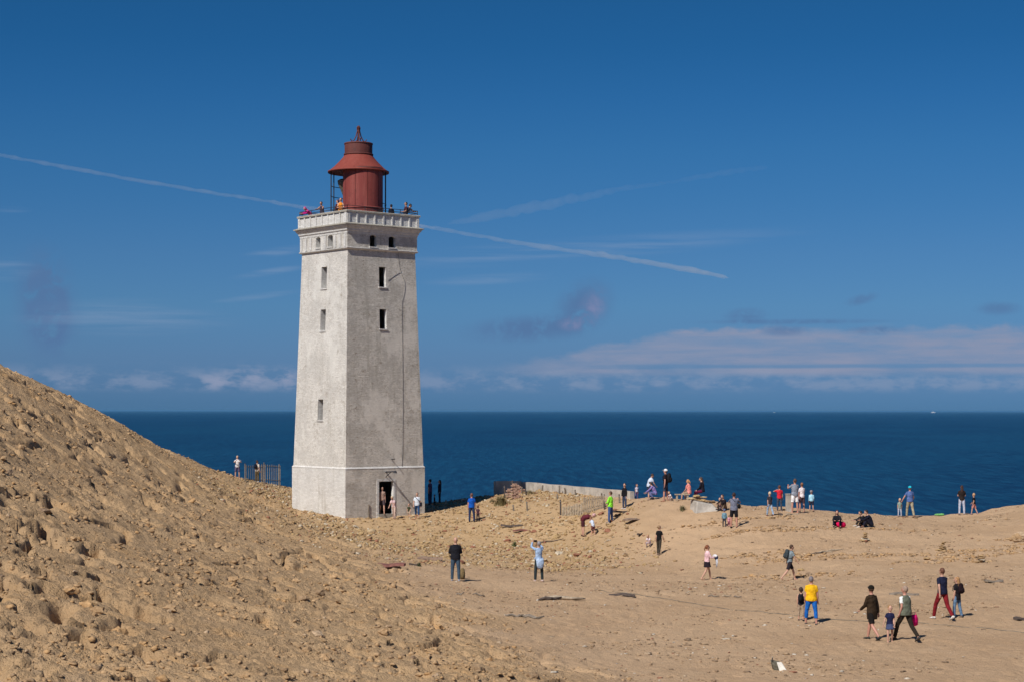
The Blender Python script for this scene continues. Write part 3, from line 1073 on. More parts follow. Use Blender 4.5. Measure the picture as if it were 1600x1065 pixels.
STAND = dict(legs=((3, 4, -1), (-3, 4, -4)), arms=((-4, 10, 8, 4), (3, 10, 14, 4)))
POSES = {
    'stand': STAND,
    'wide': dict(legs=((4, 8, 2), (-2, 8, -3)), arms=((-6, 12, 10, 2), (4, 12, 16, 2))),
    'walk': dict(legs=((25, 3, 11), (-17, 3, -37)), arms=((-20, 9, -4, 4), (20, 9, 40, -2)), lean=4),
    'walk2': dict(legs=((-17, 3, -40), (24, 3, 10)), arms=((20, 9, 36, -2), (-18, 9, 2, 4)), lean=5),
    'stroll': dict(legs=((12, 3, 4), (-9, 3, -20)), arms=((-10, 10, 4, 3), (12, 10, 24, 0)), lean=3),
    'photo': dict(legs=((2, 6, 0), (-2, 6, -3)), arms=((58, 26, 128, -30), (58, 26, 128, -30))),
    'raise': dict(legs=((2, 7, 0), (-2, 7, -3)), arms=((112, 22, 152, -22), (100, 26, 150, -30)), head=-8),
    'eyes': dict(legs=((3, 4, -1), (-3, 4, -4)), arms=((75, 55, 145, -62), (3, 10, 14, 4))),
    'front': dict(legs=((3, 5, 0), (-3, 5, -3)), arms=((14, 16, 82, -45), (14, 16, 82, -45))),
    'carry': dict(legs=((22, 2, 10), (-14, 2, -32)), arms=((18, 14, 88, -28), (22, 14, 92, -28)), lean=3),
    'bend': dict(legs=((-4, 6, -2), (6, 6, 0)), arms=((22, 8, 12, 0), (34, 8, 22, 0)), lean=92, head=10),
    'stoop': dict(legs=((10, 4, -4), (-6, 4, -12)), arms=((24, 8, 44, 0), (20, 8, 40, 0)), lean=28, head=14),
    'sit': dict(legs=((140, 9, 26), (146, 9, 32)), arms=((62, 12, 78, -18), (56, 12, 82, -16)), lean=22, head=12),
    'sitlow': dict(legs=((86, 10, 78), (94, 10, 60)), arms=((-22, 14, -14, 4), (28, 12, 62, -16)), lean=8),
    'perch': dict(legs=((82, 8, 4), (76, 8, -4)), arms=((16, 9, 52, -12), (20, 9, 56, -12)), lean=10, head=8),
    'crouch': dict(legs=((104, 10, -42), (98, 10, -38)), arms=((44, 9, 56, -8), (40, 9, 48, -6)), lean=34, head=16),
    'lean': dict(legs=((6, 5, -2), (-4, 5, -6)), arms=((48, 14, 88, -24), (52, 14, 84, -24)), lean=26, head=4),
    'handL': dict(legs=((14, 3, 4), (-10, 3, -22)), arms=((6, 34, 12, 26), (10, 10, 22, 2)), lean=2),
    'handR': dict(legs=((-10, 3, -24), (16, 3, 5)), arms=((12, 10, 26, 2), (4, 24, 10, 18)), lean=2),
}


def pdir(a): return Vector((0, math.sin(R(a)), math.cos(R(a))))
def ldir(a, o, sd): return Vector((sd * math.sin(R(o)), math.sin(R(a)) * math.cos(R(o)), -math.cos(R(a)) * math.cos(R(o))))


def person(loc, H, face, pose='stand', top=(90, 90, 90), sleeve='short', bottom=(50, 55, 70), legs='long', shoes=(60, 55, 50), hair=(70, 50, 35), style='short', skin='fair',
           fem=False, build=1.0, hem=0.07, hat=None, label='', topname='shirt', seat=0.0, yaw=0.0, lean=None, vest=None, flare=0.0):
    ps = dict(POSES[pose])
    rj = random.Random(hash(label) if False else sum(map(ord, label)))      # nobody stands quite alike
    if pose in ('stand', 'wide', 'walk', 'walk2', 'stroll', 'handL', 'handR'):
        ps['arms'] = tuple((a + rj.uniform(-9, 9), b + rj.uniform(-3, 5), c + rj.uniform(-6, 22), d + rj.uniform(-5, 5)) for a, b, c, d in ps['arms'])
        q = rj.uniform(-5, 5)
        ps['legs'] = tuple((a + q * k, b + rj.uniform(-1, 4), c + q * k) for k, (a, b, c) in zip((1, -1), ps['legs']))
        yaw = yaw or rj.uniform(-32, 32)
    s = H / 1.75
    kid = max(0.0, min(1.0, (1.60 - H) / 0.7))
    hk = 1 + 0.42 * kid                       # children: larger heads
    L = ps.get('lean', 0) if lean is None else lean
    hp = ps.get('head', 0)
    wid = (0.90 if fem else 1.0) * (1 - 0.06 * kid)
    legk = 1 - 0.09 * kid
    P = Vector((0, 0, 0))
    waist = P + pdir(.45 * L) * (.16 * s)
    chest = waist + pdir(.85 * L) * (.19 * s)
    shc = chest + pdir(L) * (.14 * s)
    nb = shc + pdir(L) * (.055 * s)
    hb = nb + pdir(.7 * L + hp * .5) * (.06 * s)
    hc = hb + pdir(.45 * L + hp) * (.095 * s * hk)
    hm = Matrix.Rotation(R(yaw), 3, 'Z') @ Matrix.Rotation(-R(.45 * L + hp), 3, 'X')
    X = Vector((1, 0, 0))
    J = {}
    low = []
    for i, sd in enumerate((-1, 1)):
        th, o_, sh = ps['legs'][i]
        hip = P + X * (sd * .088 * s) + Vector((0, 0, -.02 * s))
        kn = hip + ldir(th, o_, sd) * (.435 * s * legk)
        an = kn + ldir(sh, o_ * .3, sd) * (.42 * s * legk)
        fp = max(0.0, min(60.0, -sh - 12.0)) if th < 60 else 0.0
        fm = Matrix.Rotation(-R(fp), 3, 'X')
        J['leg', sd] = (hip, kn, an, fm)
        low += [(an + fm @ Vector((0, y, -.085)) * s).z for y in (-.05, .18)]
        ua, uo, fa, fo = ps['arms'][i]
        sp_ = shc + X * (sd * .163 * s * wid) - pdir(L) * (.034 * s)
        el = sp_ + ldir(ua, uo, sd) * (.285 * s)
        wr = el + ldir(fa, fo, sd) * (.25 * s)
        J['arm', sd] = (sp_, el, wr, ldir(fa, fo, sd))
    if ps['legs'][0][0] > 60:
        low.append(P.z - .125 * s * build)
    dz = seat - min(low) if seat == 0 else seat + .125 * s * build
    up = Vector((0, 0, dz))
    g = lambda v: v + up
    root = empty('person', loc, R(face))
    tag(root, label, 'person', 'visitors around the lighthouse')

    # ---- body, one continuous surface
    V, Fc = [], []
    def add(vf):
        b = len(V)
        V.extend(vf[0])
        Fc.extend(tuple(i + b for i in q) for q in vf[1])
    tw = build
    def torso(k, infl=0.0, drop=0.07, fl=0.0):
        lowp = P + Vector((0, 0, -drop * s)) - pdir(.45 * L) * 0.0
        pts = [lowp, P + Vector((0, 0, .02 * s)), waist, chest, shc - pdir(L) * .03 * s, nb - pdir(L) * .012 * s]
        i_ = infl
        w = [(.150 * tw + fl, .112 * tw + fl), (.165 * tw, .118 * tw), (.142 * tw * (0.93 if fem else 1), .108 * tw), (.168 * wid * (.5 + .5 * tw), .122 * (.5 + .5 * tw)),
             (.140 * wid, .092), (.072, .068)]
        return [g(p) for p in pts], [((a + i_) * s, (b + i_) * s) for a, b in w]
    pts, rr = torso(1)
    add(loft(pts, rr, 14, X))
    add(loft([g(nb - pdir(L) * .03 * s), g(hb + (hc - hb) * .5)], [.056 * s, .052 * s], 10, X))
    hk *= 1.05
    hr = Vector((.076, .096, .116)) * s * hk
    add(ellipsoid(g(hc), hr, 12, 8, hm))
    add(ellipsoid(g(hc) + hm @ Vector((0, .022, -.052)) * s * hk, Vector((.056, .070, .066)) * s * hk, 10, 6, hm))      # jaw
    ex_v, ex_f = [], []
    def addx(vf):
        b = len(ex_v)
        ex_v.extend(vf[0])
        ex_f.extend(tuple(i + b for i in q) for q in vf[1])
    k_ = s * hk
    addx(loft([g(hc) + hm @ (Vector((0, y, z)) * k_) for y, z in ((.088, .022), (.112, -.022), (.090, -.034))], [.008 * k_, .015 * k_, .010 * k_], 6, X))   # nose
    addx(ellipsoid(g(hc) + hm @ (Vector((0, .088, -.060)) * k_), Vector((.024, .010, .008)) * k_, 6, 4, hm))                                             # mouth
    for sd in (-1, 1):
        addx(ellipsoid(g(hc) + hm @ (Vector((sd * .078, -.005, -.008)) * k_), Vector((.010, .020, .032)) * k_, 6, 4, hm))                                  # ears
        sp_, el, wr, fd = J['arm', sd]
        a = sp_ - X * (sd * .05 * s)
        add(loft([g(p) for p in (a, sp_, sp_.lerp(el, .5), el, el.lerp(wr, .35), wr)], [r * s for r in (.052, .056, .047, .040, .041, .027)], 8, Vector((0, 1, 0))))
        # hand: palm, four bent fingers of different length, thumb from the side of the palm
        sidev = X * 1.0 - fd * fd.x
        sidev = sidev.normalized() if sidev.length > .2 else Vector((0, 1, 0))
        nrm = fd.cross(sidev).normalized()
        add(loft([g(wr - fd * .01 * s), g(wr + fd * .045 * s), g(wr + fd * .09 * s)], [(.030 * s, .022 * s), (.041 * s, .019 * s), (.040 * s, .014 * s)], 8, sidev))
        curl = nrm * (-1 if nrm.y < 0 else 1)
        for q, ln in ((-1.5, .058), (-.5, .076), (.5, .080), (1.5, .070)):
            b0 = wr + fd * .078 * s + sidev * (q * .020 * s)
            b1 = b0 + (fd * .8 + curl * .25) * (ln * .55 * s)
            b2 = b1 + (fd * .6 + curl * .7) * (ln * .5 * s)
            addx(loft([g(b0), g(b1), g(b2)], [.0095 * s, .0088 * s, .007 * s], 5, sidev))
        ts = -sidev * sd if True else sidev
        b0 = wr + fd * .03 * s + ts * .030 * s
        b1 = b0 + (fd * .7 + ts * .6 + curl * .3) * (.04 * s)
        b2 = b1 + (fd * .95 + ts * .1 + curl * .3) * (.032 * s)
        addx(loft([g(b0), g(b1), g(b2)], [.013 * s, .011 * s, .009 * s], 5, nrm))
        hip, kn, an, fm = J['leg', sd]
        add(loft([g(p) for p in (hip + Vector((0, 0, .03 * s)), hip.lerp(kn, .3), kn, kn.lerp(an, .3), an, an + Vector((0, 0, -.03 * s)))],
                 [r * s for r in (.085 * (.6 + .4 * tw), .080 * (.6 + .4 * tw), .054, .056, .037, .036)], 10, X))
        ft = lambda y, z: g(an + fm @ (Vector((0, y, z)) * s))
        add(loft([ft(-.055, -.055), ft(0, -.045), ft(.09, -.058), ft(.17, -.068)], [(.030 * s, .028 * s), (.038 * s, .038 * s), (.044 * s, .027 * s), (.030 * s, .014 * s)], 8, X))
    vox = (0.019 if H > 1.3 else 0.016)
    later('body', V, Fc, skin_mat(skin), root, vox, 2, (ex_v, ex_f, 0))
    for sd in (-1, 1):
        v, f = ellipsoid(g(hc) + hm @ (Vector((sd * .032, .0885, .012)) * k_), Vector((.013, .007, .007)) * k_, 6, 4, hm)
        mesh_obj('eye', v, f, EYE, root, True)

    # ---- clothes
    def garment(name, col, build_fn, infl_vox=0.02):
        nonlocal V, Fc
        V, Fc = [], []
        build_fn()
        return later(name, V, Fc, cloth(col), root, infl_vox, 2)
    i_ = .017
    def f_top():
        pts, rr = torso(1, i_, hem, flare)
        add(loft(pts, rr, 14, X))
        if sleeve == 'none': return
        for sd in (-1, 1):
            sp_, el, wr, fd = J['arm', sd]
            a = sp_ - X * (sd * .06 * s)
            if sleeve == 'short':
                e = sp_.lerp(el, .68)
                add(loft([g(a), g(sp_), g(sp_.lerp(el, .35)), g(e)], [r * s for r in (.060, .064, .063, .062)], 9, Vector((0, 1, 0))))
            else:
                e = el.lerp(wr, .94)
                add(loft([g(a), g(sp_), g(sp_.lerp(el, .5)), g(el), g(el.lerp(wr, .5)), g(e)], [r * s for r in (.060, .065, .062, .058, .053, .043)], 9, Vector((0, 1, 0))))
    garment(topname, top, f_top)
    if vest:
        def f_vest():
            pts, rr = torso(1, i_ + .020, hem + .03, .01)
            add(loft(pts[:-1] + [pts[-1]], rr[:-1] + [(rr[-1][0] * .9, rr[-1][1] * .9)], 14, X))
        garment('waistcoat', vest, f_vest)
    def f_bot():
        if legs == 'skirt':
            n_ = P + Vector((0, 0, .06 * s))
            hips = [J['leg', sd][0].lerp(J['leg', sd][1], .62) for sd in (-1, 1)]
            lo = (hips[0] + hips[1]) / 2
            sp = (hips[0] - hips[1]).length / 2
            add(loft([g(n_), g(P), g(P.lerp(lo, .5)), g(lo)], [(.155 * s * tw, .118 * s * tw), (.178 * s * tw, .14 * s * tw), (.19 * s * tw, .16 * s), (.205 * s * tw + sp * .2, .19 * s)], 14, X))
            return
        add(loft([g(P + Vector((0, 0, -.06 * s))), g(P + Vector((0, 0, .03 * s))), g(waist - pdir(.45 * L) * .03 * s)], [(.158 * s * tw, .120 * s * tw), (.175 * s * tw, .128 * s * tw), (.152 * s * tw, .116 * s * tw)], 14, X))
        for sd in (-1, 1):
            hip, kn, an, fm = J['leg', sd]
            bw = (.6 + .4 * tw)
            P_ = [hip + Vector((0, 0, .03 * s)), hip.lerp(kn, .3), kn]
            r_ = [.096 * bw, .092 * bw, .071]
            if legs == 'short':
                P_ = [P_[0], P_[1], hip.lerp(kn, .86)]
                r_ = [.098 * bw, .098 * bw, .088]
            elif legs == 'capri':
                P_ += [kn.lerp(an, .3), kn.lerp(an, .58)]
                r_ += [.074, .066]
            else:
                P_ += [kn.lerp(an, .35), kn.lerp(an, .98)]
                r_ += [.068, .060]
            add(loft([g(p) for p in P_], [r * s for r in r_], 10, X))
    garment({'long': 'trousers', 'capri': 'trousers', 'short': 'shorts', 'skirt': 'skirt'}[legs], bottom, f_bot)
    if shoes:
        for sd in (-1, 1):
            hip, kn, an, fm = J['leg', sd]
            ft = lambda y, z: g(an + fm @ (Vector((0, y, z)) * s))
            v, f = loft([ft(-.072, -.052), ft(-.02, -.036), ft(.08, -.055), ft(.165, -.066), ft(.192, -.07)],
                        [(.034 * s, .034 * s), (.046 * s, .048 * s), (.052 * s, .032 * s), (.042 * s, .021 * s), (.02 * s, .012 * s)], 10, X)
            mesh_obj('shoe', v, f, cloth(shoes), root, True)
    # ---- hair and hat
    if style != 'bald' and hair:
        V, Fc = [], []
        add(ellipsoid(g(hc) + hm @ (Vector((0, -.020, .020)) * k_), Vector((.086, .094, .108)) * k_, 12, 8, hm))
        if style == 'long':
            add(loft([g(hc) + hm @ (Vector((0, -.05, .02)) * k_), g(hc) + hm @ (Vector((0, -.080, -.10)) * k_), g(nb - pdir(L) * .13 * s + Vector((0, -.115 * s, 0)))],
                     [(.080 * k_, .055 * k_), (.085 * k_, .045 * k_), (.055 * k_, .022 * k_)], 10, X))
        if style in ('pony', 'bun'):
            e = Vector((0, -.125, .03)) if style == 'bun' else Vector((0, -.12, 0.01))
            add(ellipsoid(g(hc) + hm @ (e * k_), Vector((.035, .035, .035)) * k_, 8, 6, hm))
            if style == 'pony':
                add(loft([g(hc) + hm @ (Vector((0, -.12, .01)) * k_), g(hc) + hm @ (Vector((0, -.145, -.08)) * k_), g(hc) + hm @ (Vector((0, -.13, -.17)) * k_)], [.025 * k_, .030 * k_, .012 * k_], 8, X))
        later('hair', V, Fc, hairm(hair), root, .014 * hk, 1)
    if hat:
        mb_ = MB()
        mb_.add(*ellipsoid(g(hc) + hm @ (Vector((0, -.012, .040)) * k_), Vector((.094, .106, .088)) * k_, 14, 8, hm))
        brim = [(hm @ (Vector((x, y, z)) * k_)) + g(hc) for x, y, z in ((-.075, .075, .062), (.075, .075, .062), (.058, .160, .045), (-.058, .160, .045), (-.075, .075, .072), (.075, .075, .072), (.058, .160, .055), (-.058, .160, .055))]
        mb_.hexa(brim)
        mb_.build('cap', cloth(hat), root, True)
    return dict(root=root, s=s, chest=g(chest), shc=g(shc), nb=g(nb), L=L, wr={sd: g(J['arm', sd][2] + J['arm', sd][3] * .09 * s) for sd in (-1, 1)}, hc=g(hc), hm=hm, k=k_, P=g(P), dz=dz)


def place_like(p, name, label, cat, group=None):
    """a thing worn or held: top-level, standing in the same frame as the person"""
    e = empty(name, p['root'].location, p['root'].rotation_euler.z)
    return tag(e, label, cat, group)


def rounded(pts, rads, n=12): return loft(pts, rads, n, (1, 0, 0))


def backpack(p, col, label, k=1.0):
    t = place_like(p, 'backpack', label, 'backpack', 'backpacks worn by visitors')
    s = p['s'] * k
    d = pdir(p['L'] * .9)
    bk = Vector((0, -d.z, d.y))
    c = p['chest'] + bk * (.205 * p['s'])
    m_ = cloth(col)
    MB().add(*rounded([c + d * (z * s) for z in (-.24, -.21, 0, .16, .23)], [(.10 * s, .05 * s), (.145 * s, .095 * s), (.155 * s, .10 * s), (.14 * s, .085 * s), (.07 * s, .04 * s)])).build('pack', m_, t, True)
    c2 = c + bk * (.10 * s) - d * (.08 * s)
    MB().add(*rounded([c2 + d * (z * s) for z in (-.11, -.09, .06, .09)], [(.07 * s, .03 * s), (.11 * s, .045 * s), (.11 * s, .04 * s), (.07 * s, .02 * s)])).build('pocket', m_, t, True)
    for sd in (-1, 1):
        a = p['shc'] + Vector((sd * .095 * p['s'], 0, 0))
        fr = -bk
        pts = [c + d * .2 * s + Vector((sd * .07 * s, 0, 0)), a + d * .062 * p['s'], a + fr * .128 * p['s'] - d * .06 * s, p['chest'] + fr * .155 * p['s'] + Vector((sd * .12 * p['s'], 0, 0)) - d * .10 * s,
               p['chest'] + Vector((sd * .185 * p['s'], 0, 0)) - d * .16 * s, c - d * .18 * s + Vector((sd * .12 * s, 0, 0))]
        MB().tube(pts, [(.018 * s, .010 * s)] * len(pts), 6).build('strap', m_, t, True)
    return t


def bag(p, sd, col, label, size=.14, dy=0.0, cat='bag', dx=0.0):
    t = place_like(p, 'bag', label, cat, None)
    w = p['wr'][sd] + Vector((dx, dy, 0))
    m_ = cloth(col)
    s = size
    MB().add(*rounded([w + Vector((0, 0, z * s)) for z in (-2.5, -2.3, -1.2, -.4, -.3)], [(.5 * s, .25 * s), (1.0 * s, .5 * s), (1.05 * s, .55 * s), (.8 * s, .3 * s), (.4 * s, .15 * s)])).build('pouch', m_, t, True)
    for q in (-.25, .25):
        MB().tube([w + Vector((-.5 * s, q * s, -.45 * s)), w + Vector((-.3 * s, q * s * .4, 0.1 * s)), w + Vector((.3 * s, q * s * .4, 0.1 * s)), w + Vector((.5 * s, q * s, -.45 * s))], [.06 * s] * 4, 5).build('handle', m_, t, True)
    return t


def camera_prop(p, label, phone=False):
    t = place_like(p, 'smartphone' if phone else 'camera_in_hands', label, 'phone' if phone else 'camera')
    a = (p['wr'][-1] + p['wr'][1]) / 2
    if phone:
        MB().box(a, (.075, .012, .15)).build('phone_case', cloth((25, 25, 28)), t)
        MB().box(a + Vector((0, -.008, 0)), (.066, .004, .138)).build('screen', mat('dark_glass', (.02, .025, .03), .1, .1), t)
    else:
        MB().box(a, (.13, .06, .085)).build('camera_body', cloth((22, 22, 24)), t)
        MB().tube([a + Vector((0, .028, -.005)), a + Vector((0, .12, -.005))], [.036, .038], 12).build('camera_lens', cloth((28, 28, 30)), t)
    return t


def P_(u, v, hp=None, H=None, **kw):
    """person whose feet show at photo pixel (u, v) and who stands hp pixels tall there, or is H metres tall"""
    loc = hit(u, v)
    if H is None:
        H = max(0.75, min(1.95, hp * loc.y / F))
    loc.z -= 0.02
    return person(loc, H, **kw)


BLK, NAVY, JEAN = (28, 27, 30), (32, 36, 58), (62, 82, 120)
# --- near group on the right
p = P_(1363, 998, 87, face=36, pose='walk2', top=(52, 40, 28), sleeve='long', topname='jacket', hem=.24, build=1.12, bottom=(30, 26, 24), legs='short', shoes=(52, 56, 54), hat=(30, 28, 24), skin='red',
       label='person in long dark brown jacket and dark cap walking left of the little girl')
p = P_(1391, 1002, 58, face=176, pose='handR', top=(34, 36, 66), flare=.02, hem=.12, bottom=(66, 74, 104), legs='skirt', shoes=None, hair=(150, 115, 75), style='bun', fem=True,
       label='little barefoot girl in navy dress walking between two adults')
GRAND = P_(1415, 999, 87, face=32, pose='walk', top=(225, 225, 222), bottom=(46, 40, 33), shoes=(70, 66, 62), hair=(150, 128, 112), vest=(98, 102, 88), build=1.16, skin='red', yaw=20,
           label='balding person in grey-green waistcoat over white shirt holding the little girl by the hand')
bag(GRAND, 1, (214, 24, 108), 'bright pink cloth bag held by the person in the grey-green waistcoat', .16, -.28, dx=.20)
# --- couple on the far right
p = P_(1473, 966, 81, face=28, pose='walk', top=NAVY, bottom=(118, 30, 36), shoes=(200, 196, 190), hair=(96, 62, 46), build=1.08, label='tall person in navy t-shirt and dark red trousers, far right')
p = P_(1496, 964, 64, face=40, pose='stroll', top=(30, 28, 32), hem=.16, bottom=(96, 122, 150), shoes=(60, 56, 56), hair=(165, 125, 85), style='long', fem=True, label='blond child in black tunic and pale jeans beside red trousers')
backpack(p, (34, 22, 26), 'dark maroon backpack on the blond child in black tunic', .95)
# --- yellow shirt and child
p = P_(1268, 975, 76, face=-6, pose='wide', top=(232, 178, 30), bottom=(28, 98, 182), legs='capri', shoes=(72, 66, 64), hair=(120, 112, 114), build=1.22, skin='red', label='person seen from behind in yellow t-shirt and bright blue three-quarter trousers')
p = P_(1252, 968, 52, face=-20, pose='stand', top=(40, 40, 48), sleeve='none', bottom=(160, 140, 120), legs='capri', shoes=(46, 42, 44), hair=(60, 44, 34), label='dark-haired child in black top half hidden left of the yellow shirt')
backpack(p, (30, 30, 36), 'small black backpack on the child beside the yellow shirt', .8)
# --- walkers on the middle ground
p = P_(1105, 905, 55, face=-72, pose='carry', top=(222, 184, 188), sleeve='long', bottom=(38, 30, 38), legs='skirt', shoes=None, hair=(120, 70, 44), style='pony', fem=True, label='barefoot person in pale pink top and short dark skirt carrying things in both arms')
bw = place_like(p, 'clothes_bundle', 'white and navy bundle of clothes carried by person in pale pink top', 'clothes')
c_ = (p['wr'][-1] + p['wr'][1]) / 2
MB().add(*ellipsoid(c_ + Vector((0, .02, .06)), Vector((.17, .10, .08)), 9, 5)).build('white_garment', cloth((225, 222, 224)), bw, True)
MB().add(*ellipsoid(c_ + Vector((.06, .05, .0)), Vector((.11, .09, .10)), 10, 7)).build('navy_garment', cloth((40, 46, 78)), bw, True)
MB().tube([c_ + Vector((.05, .05, 0)), c_ + Vector((.08, .07, -.2)), c_ + Vector((.06, .06, -.42))], [(.09, .04), (.10, .03), (.06, .02)], 8).build('hanging_towel', cloth((205, 210, 222)), bw, True)
p = P_(1234, 905, 57, face=-78, pose='walk', top=(122, 134, 140), bottom=(44, 38, 44), legs='short', shoes=None, hair=(70, 50, 36), skin='fair', lean=12, label='barefoot person in grey t-shirt and dark shorts walking right with lowered head')
backpack(p, (58, 66, 70), 'grey-green backpack on the barefoot walker in dark shorts', 1.0)
p = P_(1030, 866, 46, face=-38, pose='stroll', top=(24, 23, 25), bottom=(66, 60, 52), shoes=(120, 104, 92), hair=(140, 112, 84), fem=True, style='bun', label='person in black top and olive-grey trousers standing alone on the slope')
p = P_(1015, 853, H=1.0, face=150, pose='crouch', top=(220, 205, 212), bottom=(205, 196, 205), shoes=(90, 80, 90), hair=(175, 140, 100), fem=True, label='small child in white and pink clothes crouching beside black-topped person')
# --- two lookers in the middle
p = P_(712, 907, 68, face=6, pose='front', top=(30, 31, 38), sleeve='long', topname='jacket', bottom=(62, 80, 98), shoes=(150, 150, 158), hair=(200, 190, 184), style='bald', build=1.2, label='bald person in black jacket and blue jeans facing the lighthouse')
p = P_(842, 907, H=1.66, face=20, pose='raise', top=(150, 172, 202), sleeve='long', hem=.10, bottom=(44, 54, 58), shoes=(190, 170, 165), hair=(138, 132, 134), style='short', fem=True, label='grey-haired person in pale blue jacket lifting a camera towards the lighthouse')
camera_prop(p, 'black camera lifted high by person in pale blue jacket')
jk = place_like(p, 'tied_pullover', 'light blue pullover tied round waist of the photographing person', 'pullover')
s_ = p['s']
MB().tube([p['P'] + Vector((0, -.13 * s_, .06)), p['P'] + Vector((.01, -.16 * s_, -.10)), p['P'] + Vector((.0, -.17 * s_, -.28)), p['P'] + Vector((0, -.15 * s_, -.36))], [(.17 * s_, .05), (.18 * s_, .04), (.15 * s_, .035), (.07 * s_, .02)], 10).build('pullover_body', cloth((168, 188, 214)), jk, True)
MB().tube([p['P'] + Vector((sx * s_, sy * s_, .07)) for sx, sy in ((-.17, -.06), (-.19, .05), (-.06, .145), (.06, .15), (.19, .05), (.17, -.06))], [.03 * s_] * 6, 7).build('tied_sleeve', cloth((168, 188, 214)), jk, True)
# --- round the tower foot
p = P_(737, 815, 45, face=-4, pose='stand', top=(22, 84, 176), bottom=(44, 56, 86), shoes=(40, 36, 40), hair=(100, 70, 60), build=1.12, skin='red', label='person in bright blue t-shirt and dark jeans right of the lighthouse')
p = P_(747, 814, 25, face=-30, pose='stand', top=(70, 48, 56), bottom=(44, 36, 46), shoes=(40, 34, 40), hair=(92, 60, 40), label='small child in dark clothes beside the blue t-shirt')
p = P_(652, 809, 40, face=172, pose='stroll', top=(206, 214, 224), bottom=(46, 74, 112), legs='capri', shoes=(150, 100, 80), hair=(90, 76, 62), build=1.08, label='person in white top and blue jeans with shoulder bag by the tower corner')
sb = place_like(p, 'shoulder_bag', 'dark shoulder bag worn across the white top near the tower', 'bag')
MB().box(p['P'] + Vector((-.23, .02, .02)), (.10, .28, .24)).build('pouch', cloth((30, 32, 44)), sb)
MB().tube([p['P'] + Vector((-.22, .02, .12)), p['chest'] + Vector((-.10, .165, -.02)), p['shc'] + Vector((.10, .09, .04)), p['shc'] + Vector((.11, -.04, .06)), p['chest'] + Vector((-.08, -.165, 0)), p['P'] + Vector((-.22, 0, .12))], [.014] * 6, 6).build('strap', cloth((30, 32, 44)), sb)
p = P_(639, 808, 22, face=165, pose='stand', top=(62, 66, 46), bottom=(190, 170, 150), legs='short', shoes=(200, 195, 190), hair=(92, 66, 46), label='toddler in dark green top between doorway and shoulder-bag person')
p = P_(616, 810, H=1.45, face=150, pose='stoop', top=(206, 178, 180), bottom=(196, 172, 160), shoes=(150, 120, 105), hair=(205, 190, 160), fem=True, label='stooping person in pale pink patterned top just outside the doorway')
s_d, _ = face_px('r', 599, 780, a_plinth)
dp = face_pt('r', s_d, -6.36, 5.98, -0.12)
p = person(dp, 1.66, 188, pose='stroll', top=(170, 142, 128), bottom=(74, 62, 66), legs='short', shoes=(150, 110, 90), hair=(110, 84, 60), fem=True, label='person in beige top and shorts standing in the dark doorway')
for u, v, hp, fc, c1, c2, lab in ((672, 783, 40, 60, (96, 76, 104), (66, 70, 96), 'person in dark purple top standing in the tower shadow, nearest the wall'),
                                  (687, 782, 37, 100, (52, 50, 64), (46, 46, 58), 'long-haired person in black standing in the tower shadow by the cliff'),
                                  (679, 785, 18, 80, (52, 52, 62), (48, 48, 58), 'small dark-clothed child between two people in the tower shadow')):
    a = (u - CX) / F
    d_ = 118.5 if hp < 30 else 120.0
    x_ = a * d_
    p = person(Vector((x_, d_, hz(x_, d_) - .02)), hp * d_ / F, fc, 'stand', c1, 'long' if hp < 38 else 'short', c2, 'long', (30, 30, 36), (46, 34, 30), 'long' if hp == 37 else 'short', 'fair', hp == 37, label=lab)
# --- by the ruined wall
p = P_(954, 816, 49, face=62, pose='front', top=(140, 226, 60), sleeve='long', topname='jacket', bottom=(66, 88, 134), shoes=(60, 66, 96), hair=(80, 58, 44), build=1.1, label='person in neon green jacket and blue jeans by the picket fence')
p = P_(911, 837, H=1.72, face=-95, pose='bend', top=(96, 40, 50), bottom=(70, 36, 42), legs='short', shoes=(90, 66, 56), hair=(190, 150, 150), build=1.2, label='person in maroon top bending far forward over the sand')
p = P_(927, 836, 31, face=40, pose='stoop', top=(196, 206, 222), bottom=(110, 66, 64), legs='short', shoes=(180, 150, 130), hair=(120, 84, 58), label='child in white and blue top stooping beside the maroon top')
p = P_(976, 794, H=1.45, face=130, pose='stand', top=(26, 24, 30), sleeve='long', bottom=(62, 72, 96), shoes=(190, 190, 198), hair=(34, 26, 26), style='long', fem=True, label='dark-haired person in black jacket standing in front of the low concrete wall')
p = P_(995, 778, H=0.9, face=200, pose='stand', top=(206, 196, 208), bottom=(120, 90, 120), shoes=(120, 100, 100), hair=(90, 60, 50), label='toddler in white top at the right end of the concrete wall')
p = P_(1014, 780, H=1.55, face=-60, pose='stoop', top=(190, 200, 216), bottom=(54, 56, 74), legs='short', shoes=(150, 130, 120), hair=(70, 50, 40), label='person in white t-shirt bending towards the purple-clad one on the ridge')
p = P_(1024, 779, H=1.6, face=80, pose='crouch', top=(130, 116, 168), sleeve='long', bottom=(96, 100, 140), shoes=(60, 56, 70), hair=(60, 44, 36), style='long', fem=True, label='person in purple jacket crouching on the ridge')
p = P_(1040, 782, 50, face=70, pose='stand', top=(38, 30, 36), bottom=(58, 62, 78), legs='short', shoes=(150, 110, 90), hair=(90, 70, 56), hat=(232, 232, 236), skin='red', label='tall person in white cap and black t-shirt on the ridge')
backpack(p, (28, 30, 36), 'large black backpack on the person in the white cap', 1.12)
p = P_(1049, 781, H=0.8, face=120, pose='crouch', top=(226, 214, 210), bottom=(200, 180, 170), shoes=(170, 150, 140), hair=(196, 160, 120), label='tiny child in white crouching at the feet of the white-capped person')
p = P_(1077, 779, H=1.6, face=50, pose='perch', seat=.28, top=(222, 140, 130), bottom=(150, 130, 110), legs='short', shoes=(170, 150, 130), hair=(176, 130, 88), style='pony', fem=True, label='blond person in salmon pink top sitting by the low bench plank')
